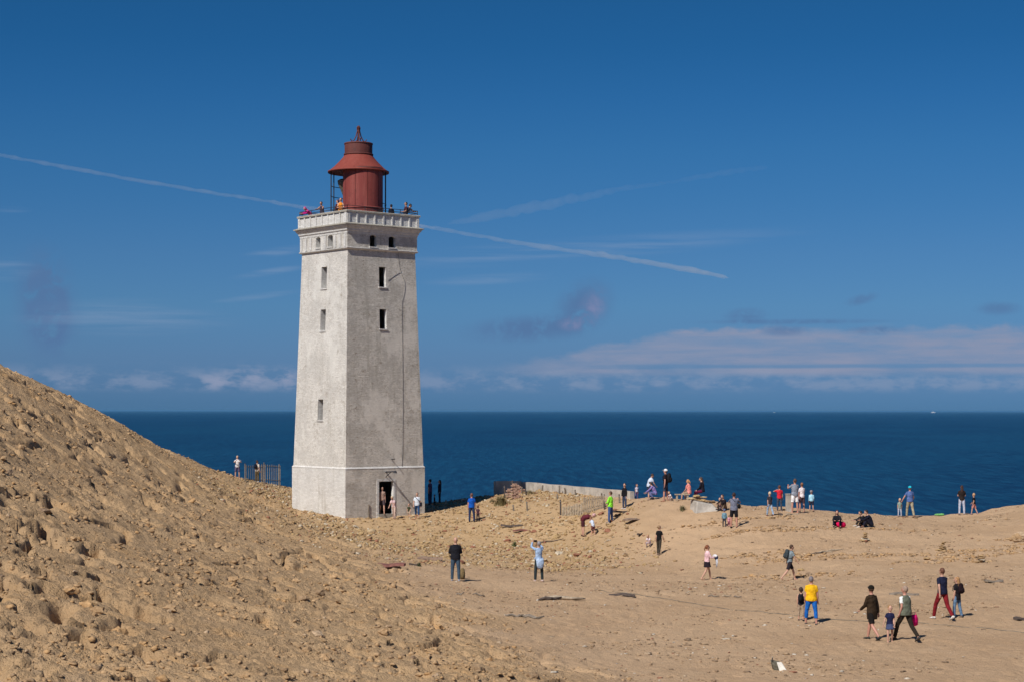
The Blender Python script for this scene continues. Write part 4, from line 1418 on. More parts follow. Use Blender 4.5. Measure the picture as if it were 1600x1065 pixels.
p = P_(1098, 778, H=1.68, face=70, pose='perch', seat=.40, top=(30, 28, 38), sleeve='long', bottom=(96, 30, 60), shoes=(60, 50, 50), hair=(70, 54, 44), style='long', fem=True, label='long-haired person in black sitting on top of the concrete block')
p = P_(1132, 796, H=1.62, face=140, pose='sit', top=(36, 30, 34), sleeve='long', bottom=(118, 100, 84), shoes=(60, 50, 48), hair=(84, 60, 44), fem=True, label='person in black top sitting on the ridge with child in pink')
p = P_(1125, 794, H=0.95, face=170, pose='sitlow', top=(216, 150, 166), bottom=(70, 46, 66), shoes=(60, 50, 60), hair=(170, 130, 110), fem=True, label='little child in pink sitting next to black-topped sitter on the ridge')
p = P_(1147, 824, 55, face=-14, pose='photo', top=(112, 116, 134), bottom=(28, 27, 32), legs='short', shoes=(54, 46, 46), hair=(50, 36, 34), build=1.12, skin='red', label='person in blue-grey t-shirt and black shorts photographing the sea')
camera_prop(p, 'small black camera held at the eyes by person in black shorts')
bb = place_like(p, 'hip_bag', 'black hip bag hanging beside the photographer in black shorts', 'bag')
MB().add(*ellipsoid(p['P'] + Vector((.26, .05, .14)), Vector((.09, .13, .13)), 10, 7)).build('pouch', cloth((24, 24, 28)), bb, True)
MB().tube([p['P'] + Vector((.25, .05, .24)), p['chest'] + Vector((.05, -.165, .05)), p['shc'] + Vector((-.11, -.05, .05)), p['shc'] + Vector((-.10, .08, .03)), p['chest'] + Vector((.08, .165, 0)), p['P'] + Vector((.25, .09, .24))], [.013] * 6, 6).build('strap', cloth((24, 24, 28)), bb)
p = P_(1132, 822, 28, face=-10, pose='stand', top=(104, 136, 152), sleeve='long', topname='jacket', bottom=(62, 62, 72), shoes=(60, 54, 54), hair=(96, 90, 108), hat=(92, 100, 128), label='small child in blue-grey jacket left of the black shorts')
p = P_(1139, 822, H=0.62, face=-10, pose='stand', top=(196, 140, 156), bottom=(150, 90, 100), shoes=(110, 70, 76), hair=(140, 100, 80), label='toddler in dusty pink between blue-grey child and black shorts')
# --- on the brow to the right
p = P_(1203, 805, 38, face=30, pose='stroll', top=(52, 50, 58), bottom=(150, 172, 196), shoes=(110, 70, 60), hair=(196, 176, 150), label='blond child in charcoal top and pale blue trousers on the brow')
p = P_(1218, 797, 40, face=0, pose='eyes', top=(198, 40, 56), bottom=(66, 72, 86), shoes=(80, 80, 90), hair=(84, 56, 46), label='boy in red t-shirt shading his eyes with one hand')
p = P_(1242, 800, 53, face=22, pose='photo', top=(136, 142, 154), bottom=(228, 226, 226), legs='short', shoes=None, hair=(84, 64, 54), build=1.12, skin='red', label='tall person in grey t-shirt and white shorts on the brow')
p = P_(1253, 799, 46, face=28, pose='stand', top=(226, 216, 218), bottom=(78, 60, 66), legs='short', shoes=None, hair=(130, 90, 66), style='bun', fem=True, skin='red', label='person in white t-shirt and brown shorts next to the white shorts')
p = P_(1268, 797, 32, face=-6, pose='stand', top=(158, 204, 222), sleeve='long', topname='jacket', bottom=(44, 44, 60), legs='short', shoes=(140, 100, 84), hair=(120, 104, 100), hat=(140, 132, 134), label='small child in light blue jacket and sun hat on the brow')
p = P_(1308, 823, H=1.66, face=170, pose='sit', top=(34, 34, 40), sleeve='long', topname='jacket', bottom=(32, 34, 44), shoes=(60, 50, 50), hair=(66, 34, 40), style='long', fem=True, lean=16, label='dark-clothed person sitting on the sand with magenta bag in front')
p = P_(1352, 822, H=1.64, face=105, pose='sit', top=(36, 36, 38), sleeve='long', topname='jacket', bottom=(52, 46, 44), shoes=(200, 196, 190), hair=(40, 32, 30), lean=30, label='left one of two huddled sitters in dark jackets')
p = P_(1361, 822, H=1.7, face=95, pose='sit', top=(26, 28, 42), sleeve='long', topname='jacket', bottom=(34, 34, 46), shoes=(60, 44, 40), hair=(34, 30, 34), lean=26, build=1.1, label='right one of two huddled sitters, in dark navy jacket')
p = P_(1406, 806, 29, face=-8, pose='stand', top=(126, 140, 132), bottom=(168, 172, 186), shoes=(96, 84, 80), hair=(200, 160, 130), label='toddler in grey-green top beside the turquoise cap')
p = P_(1422, 807, 49, face=14, pose='handL', top=(84, 106, 156), bottom=(158, 148, 124), shoes=(110, 84, 70), hair=(90, 70, 60), hat=(42, 182, 204), build=1.12, skin='red', label='person in turquoise cap, blue t-shirt and khaki trousers on the brow')
p = P_(1503, 803, 46, face=-4, pose='front', top=(44, 36, 34), bottom=(176, 180, 196), shoes=(120, 100, 96), hair=(58, 38, 32), style='long', fem=True, label='long-haired person in dark brown top and white jeans on the brow')
p = P_(1522, 802, 33, face=60, pose='stroll', top=(26, 26, 30), bottom=(202, 140, 130), legs='short', shoes=(130, 110, 120), hair=(176, 140, 104), label='blond child in black top with bare legs beside white jeans')
# --- far left by the palisade
p = P_(371, 748, H=1.62, face=195, pose='photo', top=(226, 222, 222), bottom=(92, 84, 112), legs='short', shoes=None, hair=(180, 160, 130), fem=True, label='person in white t-shirt left of the palisade panels')
p = P_(402, 753, H=1.66, face=-30, pose='stand', top=(216, 204, 188), bottom=(104, 88, 62), shoes=(220, 214, 205), hair=(60, 44, 40), label='person in cream top and brown trousers standing at the palisade')
backpack(p, (24, 26, 40), 'small dark backpack on the person at the palisade', .85)
# --- up on the gallery
def gallery(side, u, H, face, inset=0.0, **kw):
    s_, _ = face_px(side, u, 325, lambda z: 4.36 - inset)
    s_ = max(-2.1, min(2.1, s_))
    return person(face_pt(side, s_, 11.362, 4.36 - inset), H, face, **kw)
gallery('l', 479, 1.58, 128, pose='lean', top=(206, 40, 140), sleeve='long', hair=(190, 60, 140), style='long', fem=True, lean=62, label='person in magenta leaning over the gallery parapet at its left corner')
gallery('l', 503, 1.62, 150, pose='lean', top=(66, 60, 78), sleeve='none', skin='tan', hair=(44, 40, 36), fem=True, lean=12, label='dark-haired person in dark vest looking out from the gallery')
gallery('l', 527.5, 1.60, 60, inset=.1, pose='stand', top=(84, 34, 36), sleeve='long', hair=(70, 44, 60), label='person in dark red half hidden behind the orange vest on the gallery')
gallery('l', 532, 1.66, 170, pose='front', top=(226, 138, 40), sleeve='none', hair=(96, 60, 80), skin='fair', fem=True, label='person in orange vest on the gallery beside the red lantern')
gallery('r', 611, 1.42, 30, pose='stand', top=(28, 30, 44), sleeve='long', hair=(30, 30, 40), label='child in dark clothes on the gallery right of the lantern')
gallery('r', 633, 1.66, -60, pose='lean', top=(52, 52, 66), sleeve='short', hair=(44, 40, 44), lean=44, label='person in dark grey leaning over the gallery near its right corner')
gallery('r', 645, 1.64, 110, pose='front', top=(70, 44, 56), sleeve='short', skin='tan', hair=(52, 48, 40), label='person in dark wine top at the right gallery corner')
finish_pending()

# ------------------------------------------------------------------ stones, clods and gravel
def stone_mat(name, cols, scale=14.0, bump=0.02):
    m_ = bpy.data.materials.new(name)
    m_.use_nodes = True
    T = NT(m_.node_tree)
    b = T.n['Principled BSDF']
    geo = T.new('ShaderNodeNewGeometry')
    oi = T.new('ShaderNodeObjectInfo')
    rnd = T.m('FRACT', T.m('ADD', geo.outputs['Random Per Island'], oi.outputs['Random']))
    cr_ = T.new('ShaderNodeValToRGB')
    cr_.color_ramp.interpolation = 'CONSTANT'
    el_ = cr_.color_ramp.elements
    while len(el_) < len(cols): el_.new(0.5)
    pos = 0.0
    for e, (w, c) in zip(el_, cols):
        e.position = pos
        e.color = (*c, 1)
        pos += w
    T.put(cr_.inputs[0], rnd)
    n_ = T.noise(geo.outputs['Position'], scale, 4, 0.65)
    c = T.mix(T.ramp(n_, 0.35, 0.7), cr_.outputs[0], T.mix(1.0, cr_.outputs[0], (0.62, 0.58, 0.54), 'MULTIPLY'))
    T.put(b.inputs['Base Color'], c)
    b.inputs['Roughness'].default_value = 0.95
    b.inputs['Specular IOR Level'].default_value = 0.1
    bp = T.new('ShaderNodeBump')
    bp.inputs['Distance'].default_value = bump
    T.put(bp.inputs['Height'], T.noise(geo.outputs['Position'], scale * 1.7, 4, 0.7))
    T.l.new(bp.outputs[0], b.inputs['Normal'])
    return m_


CLOD = stone_mat('clod_of_sandy_clay', [(.34, (.50, .335, .188)), (.28, (.45, .30, .168)), (.18, (.51, .32, .16)), (.10, (.35, .24, .145)), (.05, (.28, .195, .13)), (.05, (.52, .38, .25))])
RUBBLE = stone_mat('rubble_of_yellow_brick', [(.30, (.47, .33, .17)), (.24, (.42, .29, .155)), (.18, (.36, .24, .13)), (.10, (.52, .40, .25)), (.09, (.34, .16, .10)), (.09, (.58, .50, .38))])
PEBBLE = stone_mat('flat_debris', [(.30, (.36, .255, .165)), (.34, (.43, .305, .19)), (.12, (.25, .18, .12)), (.12, (.50, .38, .26)), (.06, (.33, .17, .11)), (.04, (.60, .54, .45))])

rs = np.random.RandomState(7)
def ico():
    bm = bmesh.new()
    bmesh.ops.create_icosphere(bm, subdivisions=1, radius=1.0)
    v = np.array([p.co[:] for p in bm.verts])
    f = np.array([[q.index for q in t.verts] for t in bm.faces])
    bm.free()
    return v, f
ICO_V, ICO_F = ico()


def rock_mesh(name, seed, m_, angular=0.5):
    r = np.random.RandomState(seed)
    bm = bmesh.new()
    bmesh.ops.create_icosphere(bm, subdivisions=2, radius=1.0)
    planes = [(lambda n: n / np.linalg.norm(n))(r.normal(size=3)) for _ in range(7)]
    offs = r.uniform(.45, .8, 7)
    for v in bm.verts:
        p = np.array(v.co[:])
        for n, o_ in zip(planes, offs):          # broken faces
            d = p @ n
            if d > o_: p = p - n * (d - o_) * angular
        p = p * (1 + 0.50 * (r.rand() - .5))
        v.co = p
    sc = r.uniform(.75, 1.25, 3)
    for v in bm.verts:
        v.co = Vector((v.co.x * sc[0] * 1.1, v.co.y * sc[1], v.co.z * sc[2] * .75))
    me = bpy.data.meshes.new(name)
    bm.to_mesh(me)
    bm.free()
    me.materials.append(m_)
    return me


def scatter(n, dmin, dmax, dens, seed, u0=-40, u1=1640, dpow=1.0):
    """random spots in the world seen between photo columns u0..u1 and distances dmin..dmax, thinned by dens(x, y)"""
    r = np.random.RandomState(seed)
    X, Y = [], []
    got = 0
    for _ in range(60):
        d = dmin + (dmax - dmin) * r.rand(6000) ** dpow
        a = (u0 + (u1 - u0) * r.rand(6000) - CX) / F
        x = a * d
        ok = (r.rand(6000) < dens(x, d)) & (d < edge(x) - .3)
        h = base_h(x, d)
        v = HY - h / d * F
        ok &= v < 1085
        X.append(x[ok]); Y.append(d[ok])
        got += ok.sum()
        if got >= n: break
    X, Y = np.concatenate(X)[:n], np.concatenate(Y)[:n]
    inside = np.abs((X - TC.x) * TR.x + (Y - TC.y) * TR.y) < 3.1
    inside &= np.abs((X - TC.x) * TL.x + (Y - TC.y) * TL.y) < 3.1
    X, Y = X[~inside], Y[~inside]
    return X, Y, height(X, Y)


def stuff_stones(name, X, Y, Z, size, m_, seed, flat=.65):
    r = np.random.RandomState(seed)
    n, nv = len(X), len(ICO_V)
    V = np.repeat(ICO_V[None], n, 0) * (1 + 1.1 * (r.rand(n, nv, 1) - .5))
    V = V * (size[:, None, None] * r.uniform(.6, 1.3, (n, 1, 3)) * np.array([1.15, 1, flat]))
    a = r.rand(n) * 6.283
    c, s_ = np.cos(a)[:, None], np.sin(a)[:, None]
    x = V[..., 0] * c - V[..., 1] * s_
    y = V[..., 0] * s_ + V[..., 1] * c
    P = np.stack([x + X[:, None], y + Y[:, None], V[..., 2] + Z[:, None] + size[:, None] * .15], -1).reshape(-1, 3)
    Fc = (ICO_F[None] + (np.arange(n) * nv)[:, None, None]).reshape(-1, 3)
    me = bpy.data.meshes.new(name)
    me.vertices.add(len(P)); me.vertices.foreach_set('co', P.astype(np.float32).reshape(-1))
    me.loops.add(Fc.size); me.loops.foreach_set('vertex_index', Fc.astype(np.int32).reshape(-1))
    me.polygons.add(len(Fc)); me.polygons.foreach_set('loop_start', np.arange(0, Fc.size, 3, dtype=np.int32))
    me.update(calc_edges=True)
    me.materials.append(m_)
    o = bpy.data.objects.new(name, me)
    COL.objects.link(o)
    return tag(o, kind='stuff')


def single_stones(name, label, group, X, Y, Z, size, meshes, seed, cat='stone', sink=.15):
    r = np.random.RandomState(seed)
    for k in range(len(X)):
        o = bpy.data.objects.new(name, meshes[k % len(meshes)])
        COL.objects.link(o)
        o.location = (X[k], Y[k], Z[k] + size[k] * sink)
        o.rotation_euler = (r.uniform(-.4, .4), r.uniform(-.4, .4), r.uniform(0, 6.28))
        o.scale = (size[k] * r.uniform(.8, 1.3), size[k] * r.uniform(.8, 1.2), size[k] * r.uniform(.7, 1.1))
        tag(o, label, cat, group)


clod_meshes = [rock_mesh('sand_clod', 100 + k, CLOD) for k in range(8)]
rub_meshes = [rock_mesh('rubble_stone', 200 + k, RUBBLE, .8) for k in range(8)]
d_clod = lambda x, y: np.clip(dune_mask(x, y) - .25, 0, 1) * sstep(.36, .66, fbm(x * .45, y * .45, 3, 301)) * .9
X, Y, Z = scatter(210, 26, 82, d_clod, 11, u0=0, u1=1000)
single_stones('sand_clod', 'brown clod of sandy clay lying on the bare dune slope at left', 'clods on the dune slope', X, Y, Z, .045 + .13 * rs.rand(len(X)) ** 3.2 + .0005 * Y, clod_meshes, 12, 'clod')
d_dune = lambda x, y: np.clip(dune_mask(x, y), 0, 1) * (.10 + .9 * sstep(.40, .62, fbm(x * .55, y * .55, 4, 311)))
X, Y, Z = scatter(13000, 25, 150, d_dune, 13, u0=-60, u1=1050, dpow=1.25)
stuff_stones('dune_gravel', X, Y, Z, .010 + .060 * rs.rand(len(X)) ** 4.5 + .00030 * Y, CLOD, 14)
d_rub = lambda x, y: rubble_mask(x, y) * (.25 + .75 * sstep(.42, .6, fbm(x * .5, y * .5, 3, 321)))
X, Y, Z = scatter(250, 84, 124, d_rub, 15, u0=330, u1=960)
single_stones('rubble_stone', 'yellowish rubble stone in the debris field before the lighthouse', 'rubble stones round the lighthouse', X, Y, Z, .10 + .13 * rs.rand(len(X)) ** 2.4, rub_meshes, 16, 'stone')
X, Y, Z = scatter(13000, 80, 150, d_rub, 17, u0=300, u1=1100)
stuff_stones('rubble_gravel', X, Y, Z, .03 + .085 * rs.rand(len(X)) ** 2.2, RUBBLE, 18)
d_flat = lambda x, y: (1 - dune_mask(x, y)) * (.05 + .95 * sstep(.48, .68, fbm(x * .28, y * .28, 4, 331)))
X, Y, Z = scatter(4200, 45, 104, d_flat, 19)
stuff_stones('sand_debris', X, Y, Z, .012 + .055 * rs.rand(len(X)) ** 3 + .0003 * Y, PEBBLE, 20, .45)
# little broken ledges of harder sand on the bank at right
d_ledge = lambda x, y: (1 - dune_mask(x, y)) * sstep(76, 82, y) * sstep(99, 94, y) * sstep(.60, .70, fbm(x * .16, y * .55, 4, 343)) * sstep(8, 11, x)
X, Y, Z = scatter(1500, 76, 99, d_ledge, 21, u0=1040, u1=1640)
stuff_stones('ledge_gravel', X, Y, Z, .04 + .09 * rs.rand(len(X)) ** 2, CLOD, 22, .5)

# ------------------------------------------------------------------ ruins, fences, posts
WOOD = mat('weathered_grey_wood', (0.20, 0.165, 0.13))
WOOD_P = mat('pale_driftwood', (0.36, 0.29, 0.21), 0.9, 0.3, 9)
WOOD_D = mat('dark_wet_wood', (0.085, 0.065, 0.055), 0.85, 0.35, 9)
CONC = mat('old_concrete', (0.42, 0.38, 0.33), 0.92, 0.22, 1.6, 0.02, 12)
BRICK = mat('pinkish_old_brick', (0.42, 0.27, 0.20), 0.92, 0.3, 12, 0.01, 30)


def gpt(x, y, dz=0.0): return Vector((x, y, hz(x, y) + dz))


rw = empty('ruined_wall', (0.79, 123.6, -7))
tag(rw, 'low broken concrete wall on the brow behind the mound of sand', 'wall')
def wall_piece(a, b, th, zt0, zt1, zb, name, cuts):
    a, b = Vector((*a, 0)), Vector((*b, 0))
    t = (b - a).normalized()
    n = Vector((-t.y, t.x, 0))
    L_ = (b - a).length
    mb_ = MB()
    top = [(k, zt0 + (zt1 - zt0) * k + j) for k, j in cuts]
    v, f = [], []
    for k, z in top:
        p = a + t * (L_ * k)
        for sd in (-1, 1):
            for zz in (zb, z):
                q = p + n * (sd * th / 2)
                v.append((q.x, q.y, zz))
    m_ = len(top)
    for i in range(m_ - 1):
        o_ = i * 4
        f += [(o_, o_ + 4, o_ + 5, o_ + 1), (o_ + 2, o_ + 3, o_ + 7, o_ + 6), (o_ + 1, o_ + 5, o_ + 7, o_ + 3)]
    f += [(0, 1, 3, 2), ((m_ - 1) * 4, (m_ - 1) * 4 + 2, (m_ - 1) * 4 + 3, (m_ - 1) * 4 + 1)]
    mb_.add(v, f)
    o = mb_.build(name, CONC)
    o.data.transform(Matrix.Translation(-rw.location))
    o.parent = rw
    return o
cut = [(k / 8, (0, .02, -.02, .015, -.01, .02, -.015, .01, -.02)[k]) for k in range(9)]
wall_piece((0.80, 123.5), (7.37, 109.8), .30, -4.90, -4.92, -7.5, 'wall_section', cut)
wall_piece((0.62, 123.68), (-1.18, 122.7), .30, -4.86, -4.82, -7.5, 'wall_section', [(0, 0), (.5, .03), (1, 0)])
for k in range(5):       # shutter joints, standing a little proud
    q = Vector((0.80, 123.5, 0)).lerp(Vector((7.37, 109.8, 0)), .12 + .19 * k)
    t = Vector((6.57, -13.7, 0)).normalized()
    n = Vector((t.y, -t.x, 0)) * -1
    n = Vector((-.9, -.43, 0))
    o = MB().box(q + n * .152 + Vector((0, 0, -5.75)), (.05, .05, 1.62), Matrix.Rotation(math.atan2(t.y, t.x), 3, 'Z')).build('wall_joint', CONC)
    o.data.transform(Matrix.Translation(-rw.location))
    o.parent = rw


def brick_pillar(u, v, rows, wide, label):
    b = hit(u, v)
    t = empty('brick_pillar', b, .4)
    tag(t, label, 'brick ruin')
    me = None
    r = random.Random(int(u))
    for k in range(rows):
        for q in range(wide):
            if k > rows * .6 and r.random() < .3: continue
            o = MB().box((0, 0, 0), (.24, .22, .085)).build('brick', BRICK, t) if me is None else bpy.data.objects.new('brick', me)
            if me is None: me = o.data
            else:
                COL.objects.link(o)
                o.parent = t
            o.location = ((q - (wide - 1) / 2) * .255 + (.06 if k % 2 else -.06) + r.uniform(-.02, .02), r.uniform(-.03, .03), -.10 + k * .093)
            o.rotation_euler = (0, 0, r.uniform(-.12, .12))
brick_pillar(806, 778, 12, 2, 'taller pinkish brick stump at the left end of the mound')
brick_pillar(795, 777, 8, 1, 'narrow lower brick stump left of the taller one')
brick_pillar(813, 768, 5, 2, 'crumbled brick heap at the corner of the concrete wall')

POST_L = {789: 'leftmost pale post of the mound, left of the narrow brick stump', 801: 'pale post between the two brick stumps', 815: 'grey post just right of the taller brick stump', 822: 'short post stub below the left corner of the concrete wall',
          841: 'left one of two close posts against the lit concrete wall', 847: 'right one of two close posts against the lit concrete wall', 874: 'left one of the middle pair of posts before the concrete wall',
          883: 'right one of the middle pair of posts before the concrete wall', 899: 'lone small post before the middle of the concrete wall', 872: 'low post stub in the sand above the picket fence',
          803: 'tiny post low on the left side of the mound', 824: 'dark post standing alone low on the mound', 876: 'tall dark post at the left end of the picket fence',
          940: 'post behind the right end of the picket fence', 945: 'post at the right end of the picket fence beside the neon jacket', 968: 'post between the neon jacket and the black-jacketed person'}
for u, v, h in ((789, 777, 19), (801, 770, 20), (815, 772, 12), (822, 773, 7), (841, 767, 14), (847, 768, 11), (874, 771, 13), (883, 771, 10), (899, 773, 9), (872, 779, 8),
                (803, 797, 9), (824, 797, 14), (876, 804, 24), (940, 779, 10), (945, 795, 12), (968, 785, 14)):
    b = hit(u, v)
    H = h * b.y / F
    m_ = WOOD_D if (u * 7) % 3 == 0 else WOOD_P if u < 800 else WOOD
    t = tag(empty('wooden_post', b, (u * 1.7) % 3), POST_L[u], 'post', 'old wooden posts on the mound')
    tl = .05 * math.sin(u)
    MB().tube([(0, 0, -.3), (tl * .5, 0, H * .5), (tl, .02, H * .94), (tl, .02, H)], [.055, .052, .05, .035], 8).build('shaft', m_, t)
    MB().tube([(tl - .01, .02, H * .86), (tl - .01, .02, H * .90)], [.058, .058], 8).build('wire_band', IRON_GREY, t)


def slat_fence(name, label, path, n, top_px, wid, m_, group=None, jitter=.05, gap0=None, rails=(.25, .8), cat='fence'):
    """path: photo pixels of the foot line; top_px: slat height in photo pixels at each path point"""
    pts = [hit(u, v) for u, v in path]
    hh = [t * p.y / F for t, p in zip(top_px, pts)]
    t = empty(name, pts[0])
    tag(t, label, cat, group)
    r = random.Random(n)
    seg = [0.0]
    for a, b in zip(pts, pts[1:]): seg.append(seg[-1] + (b - a).length)
    def at(k):
        d = k * seg[-1]
        i = min(len(pts) - 2, max(j for j in range(len(seg)) if seg[j] <= d + 1e-9))
        q = (d - seg[i]) / max(1e-6, seg[i + 1] - seg[i])
        p = pts[i].lerp(pts[i + 1], q)
        return p, hh[i] + (hh[i + 1] - hh[i]) * q, (pts[i + 1] - pts[i])
    for k in range(n):
        p, H, dr = at(k / (n - 1))
        H *= 1 + r.uniform(-jitter, jitter)
        rot = Matrix.Rotation(math.atan2(dr.y, dr.x), 3, 'Z') @ Matrix.Rotation(r.uniform(-jitter, jitter), 3, 'Y')
        c = p - pts[0]
        MB().box(c + Vector((0, 0, H / 2 - .15)), (wid, .025, H + .3), rot).build('slat', m_, t)
    for z in rails:
        rp = []
        for k in np.linspace(0, 1, 6):
            p, H, dr = at(k)
            nrm = Vector((dr.y, -dr.x, 0)).normalized()
            rp.append(p - pts[0] - nrm * .04 + Vector((0, 0, H * z)))
        MB().tube(rp, [(.02, .03)] * len(rp), 6).build('rail', m_, t)
    for k in (0.0, 1.0):
        p, H, dr = at(k)
        nrm = Vector((dr.y, -dr.x, 0)).normalized()
        q = p - pts[0] - nrm * .09
        MB().tube([q + Vector((0, 0, -.3)), q + Vector((0, 0, H * 1.08))], [.045, .04], 7).build('fence_post', WOOD, t)
    return t


slat_fence('picket_fence', 'low fence of pale upright slats half sunk in the sand mound', [(879, 805), (910, 804), (912, 803), (945, 792)], 25, (13, 19, 27, 19), .075, WOOD_P, jitter=.07)
slat_fence('palisade_panel', 'left palisade panel of grey upright slats behind the backpack wearer', [(385, 752.5), (411, 754)], 9, (26, 27), .12, WOOD, jitter=.01, rails=(.15, .9))
slat_fence('palisade_panel', 'right palisade panel of pale upright slats nearest the tower', [(414.5, 757), (438, 757.5)], 8, (32, 31), .12, WOOD_P, jitter=.01, rails=(.25, .93))

# concrete block with flat stones on it, bench plank beside it
b = hit(1104, 796)
cb = tag(empty('concrete_block', b, .15), 'tilted grey concrete block on the ridge beneath the black-clad sitter', 'concrete block')
o = MB().hexa([Vector(q) for q in ((-.75, -.5, -.4), (.85, -.5, -.4), (.95, .7, -.4), (-.8, .7, -.4), (-.55, -.15, .46), (.35, -.1, .30), (.5, .7, .34), (-.7, .7, .55))]).build('block', CONC, cb)
bv = o.modifiers.new('b', 'BEVEL'); bv.width = .05; bv.segments = 2
o = MB().hexa([Vector(q) for q in ((.4, -.4, -.3), (1.3, -.3, -.4), (1.4, .5, -.4), (.5, .6, -.3), (.5, -.1, .12), (1.0, 0, .02), (1.1, .5, .05), (.6, .6, .14))]).build('broken_corner', CONC, cb)
for k, (dx, dz) in enumerate(((-.75, .60), (-.45, .58), (-.15, .52), (.1, .47), (.38, .42), (-.55, .74), (-.2, .68))):
    o = bpy.data.objects.new('flat_stone', rub_meshes[k])
    COL.objects.link(o)
    o.location = b + Vector((dx, .35, dz))
    o.scale = (.22, .17, .10)
    tag(o, ('leftmost flat stone on top of the grey concrete block', 'flat stone second from left on the concrete block', 'middle flat stone on the concrete block', 'flat stone right of the middle on the concrete block', 'rightmost flat stone on the concrete block', 'upper left flat stone of the pile on the concrete block', 'upper middle flat stone of the pile on the concrete block')[k], 'stone', 'flat stones on the concrete block')
b = hit(1066, 781)
bp_ = tag(empty('plank_bench', b, 0), 'pale low plank bench beside the sitter in salmon pink', 'bench')
MB().box((0, 0, .34), (.85, .28, .05)).build('board', WOOD_P, bp_)
for x in (-.3, .3): MB().box((x, 0, .13), (.10, .22, .36)).build('leg', WOOD_P, bp_)
b = hit(1233, 798)
wp_ = tag(empty('white_post', b, .2), 'squat whitish concrete post behind the white shorts on the brow', 'post')
MB().box((0, 0, .42), (.30, .28, 1.0)).build('post_shaft', CONC, wp_)
MB().box((0, 0, .945), (.34, .32, .05)).build('post_cap', CONC, wp_)


def plank(name, u, v, L_, w, h, rz, m_, label, cat='plank', tilt=0.0, group=None):
    b = hit(u, v)
    r = random.Random(int(u + v))
    mb_ = MB()
    # a split board: uneven outline, slight bend
    n = 7
    v_, f_ = [], []
    for i in range(n):
        x = (i / (n - 1) - .5) * L_
        k = w / 2 * (1 - .35 * abs(i / (n - 1) - .5) ** 2 * 4 * r.random())
        z = h * .5 + .03 * math.sin(i * 1.1 + u)
        for y, zz in ((-k, z - h / 2), (k, z - h / 2), (k * .9, z + h / 2), (-k * .9, z + h / 2)):
            v_.append((x, y, zz))
    for i in range(n - 1):
        for j in range(4):
            f_.append((i * 4 + j, i * 4 + (j + 1) % 4, i * 4 + 4 + (j + 1) % 4, i * 4 + 4 + j))
    f_ += [(3, 2, 1, 0), tuple((n - 1) * 4 + j for j in range(4))]
    mb_.add(v_, f_)
    o = mb_.build(name, m_)
    o.location = b + Vector((0, 0, .01))
    o.rotation_euler = (0, tilt, rz)
    return tag(o, label, cat, group)


RUSTSHEET = mat('dull_reddish_sheet', (0.20, 0.085, 0.068), 0.85, 0.3, 5)
MUD = mat('brownish_slab', (0.245, 0.17, 0.125), 0.9, 0.3, 5)
plank('dark_board', 972, 930, 1.02, .34, .07, -.12, WOOD_D, 'dark flat board lying alone on the trodden sand, middle ground')
plank('reddish_slab', 612, 884, 1.15, .7, .10, -.1, RUSTSHEET, 'dull reddish slab half buried at the foot of the dune', 'slab')
plank('brown_slab', 672, 874, 1.25, .5, .12, .05, MUD, 'grey-brown slab lying left of the bald person', 'slab')
plank('dark_plank', 648, 883, .5, .16, .08, .3, WOOD_D, 'short dark plank right of the reddish slab')
plank('old_plank', 1413, 928, 1.1, .30, .06, -.08, WOOD, 'weathered plank on the sand behind the brown jacket')
plank('old_plank', 1553, 908, .75, .26, .07, .1, WOOD, 'weathered grey plank at the far right of the sand')
plank('old_plank', 1596, 967, .5, .25, .08, .2, WOOD_D, 'dark plank at the right edge of the picture')
plank('pale_plank', 1238, 803, .8, .14, .05, .5, WOOD_P, 'pale plank on the brow below the white shorts')
plank('dark_plank', 1216, 804, .5, .18, .08, -.2, WOOD_D, 'short dark plank by the feet of the charcoal-topped child')
plank('timber', 800, 823, 1.3, .25, .10, -.15, WOOD_D, 'dark timber lying in the rubble right of the blue t-shirt')
plank('timber', 815, 829, 1.0, .22, .08, .2, RUSTSHEET, 'reddish timber lying in the rubble below the dark one')
plank('timber', 975, 800, 1.5, .5, .10, .35, WOOD_D, 'dark sheet of wood in the sand below the black-jacketed person')
plank('timber', 992, 812, 1.3, .6, .08, .55, MUD, 'brown sheet half covered by sand right of the neon jacket')
plank('timber', 1000, 836, .4, .12, .10, .9, WOOD_D, 'small dark stump of wood in the sand above the crouching child')


def stick_pile(u, v, sticks, label):
    b = hit(u, v)
    t = tag(empty('driftwood_pile', b, 0), label, 'driftwood')
    r = random.Random(int(u))
    for L_, dx, dy, rz, rad in sticks:
        p = [Vector((dx + math.cos(rz) * L_ * k + r.uniform(-.03, .03), dy + math.sin(rz) * L_ * k, 0)) for k in (-.5, -.2, .15, .5)]
        p = [Vector((q.x, q.y, hz(b.x + q.x, b.y + q.y) - b.z + rad * .8 + .05 * (i % 2))) for i, q in enumerate(p)]
        MB().tube(p, [rad * .7, rad, rad * .9, rad * .45], 7).build('stick', (WOOD, WOOD_P, WOOD_D)[r.randrange(3)], t, True)
stick_pile(878, 936, ((1.5, .05, .05, -.12, .07), (.9, -.42, -.1, .25, .06), (.7, -.55, .05, .5, .05), (1.1, .35, .15, -.25, .05), (.5, -.6, -.15, .1, .045)), 'grey driftwood branches on the sand left of the dark board')
stick_pile(820, 964, ((.6, -.35, .05, .15, .05), (.8, .3, 0, -.08, .05), (.5, .25, -.18, -.15, .035), (.35, -.1, .15, .6, .04)), 'small driftwood sticks on the sand nearest the dune foot')
stick_pile(744, 929, ((.45, .1, 0, .1, .03), (.3, -.6, -.1, -.1, .04)), 'thin sticks on the sand right below the bald person')
stick_pile(1128, 932, ((.4, -.3, 0, -.1, .03), (.35, .2, .1, .15, .03), (.3, .6, .05, -.2, .03)), 'thin sticks scattered on the sand below the walker in pink')
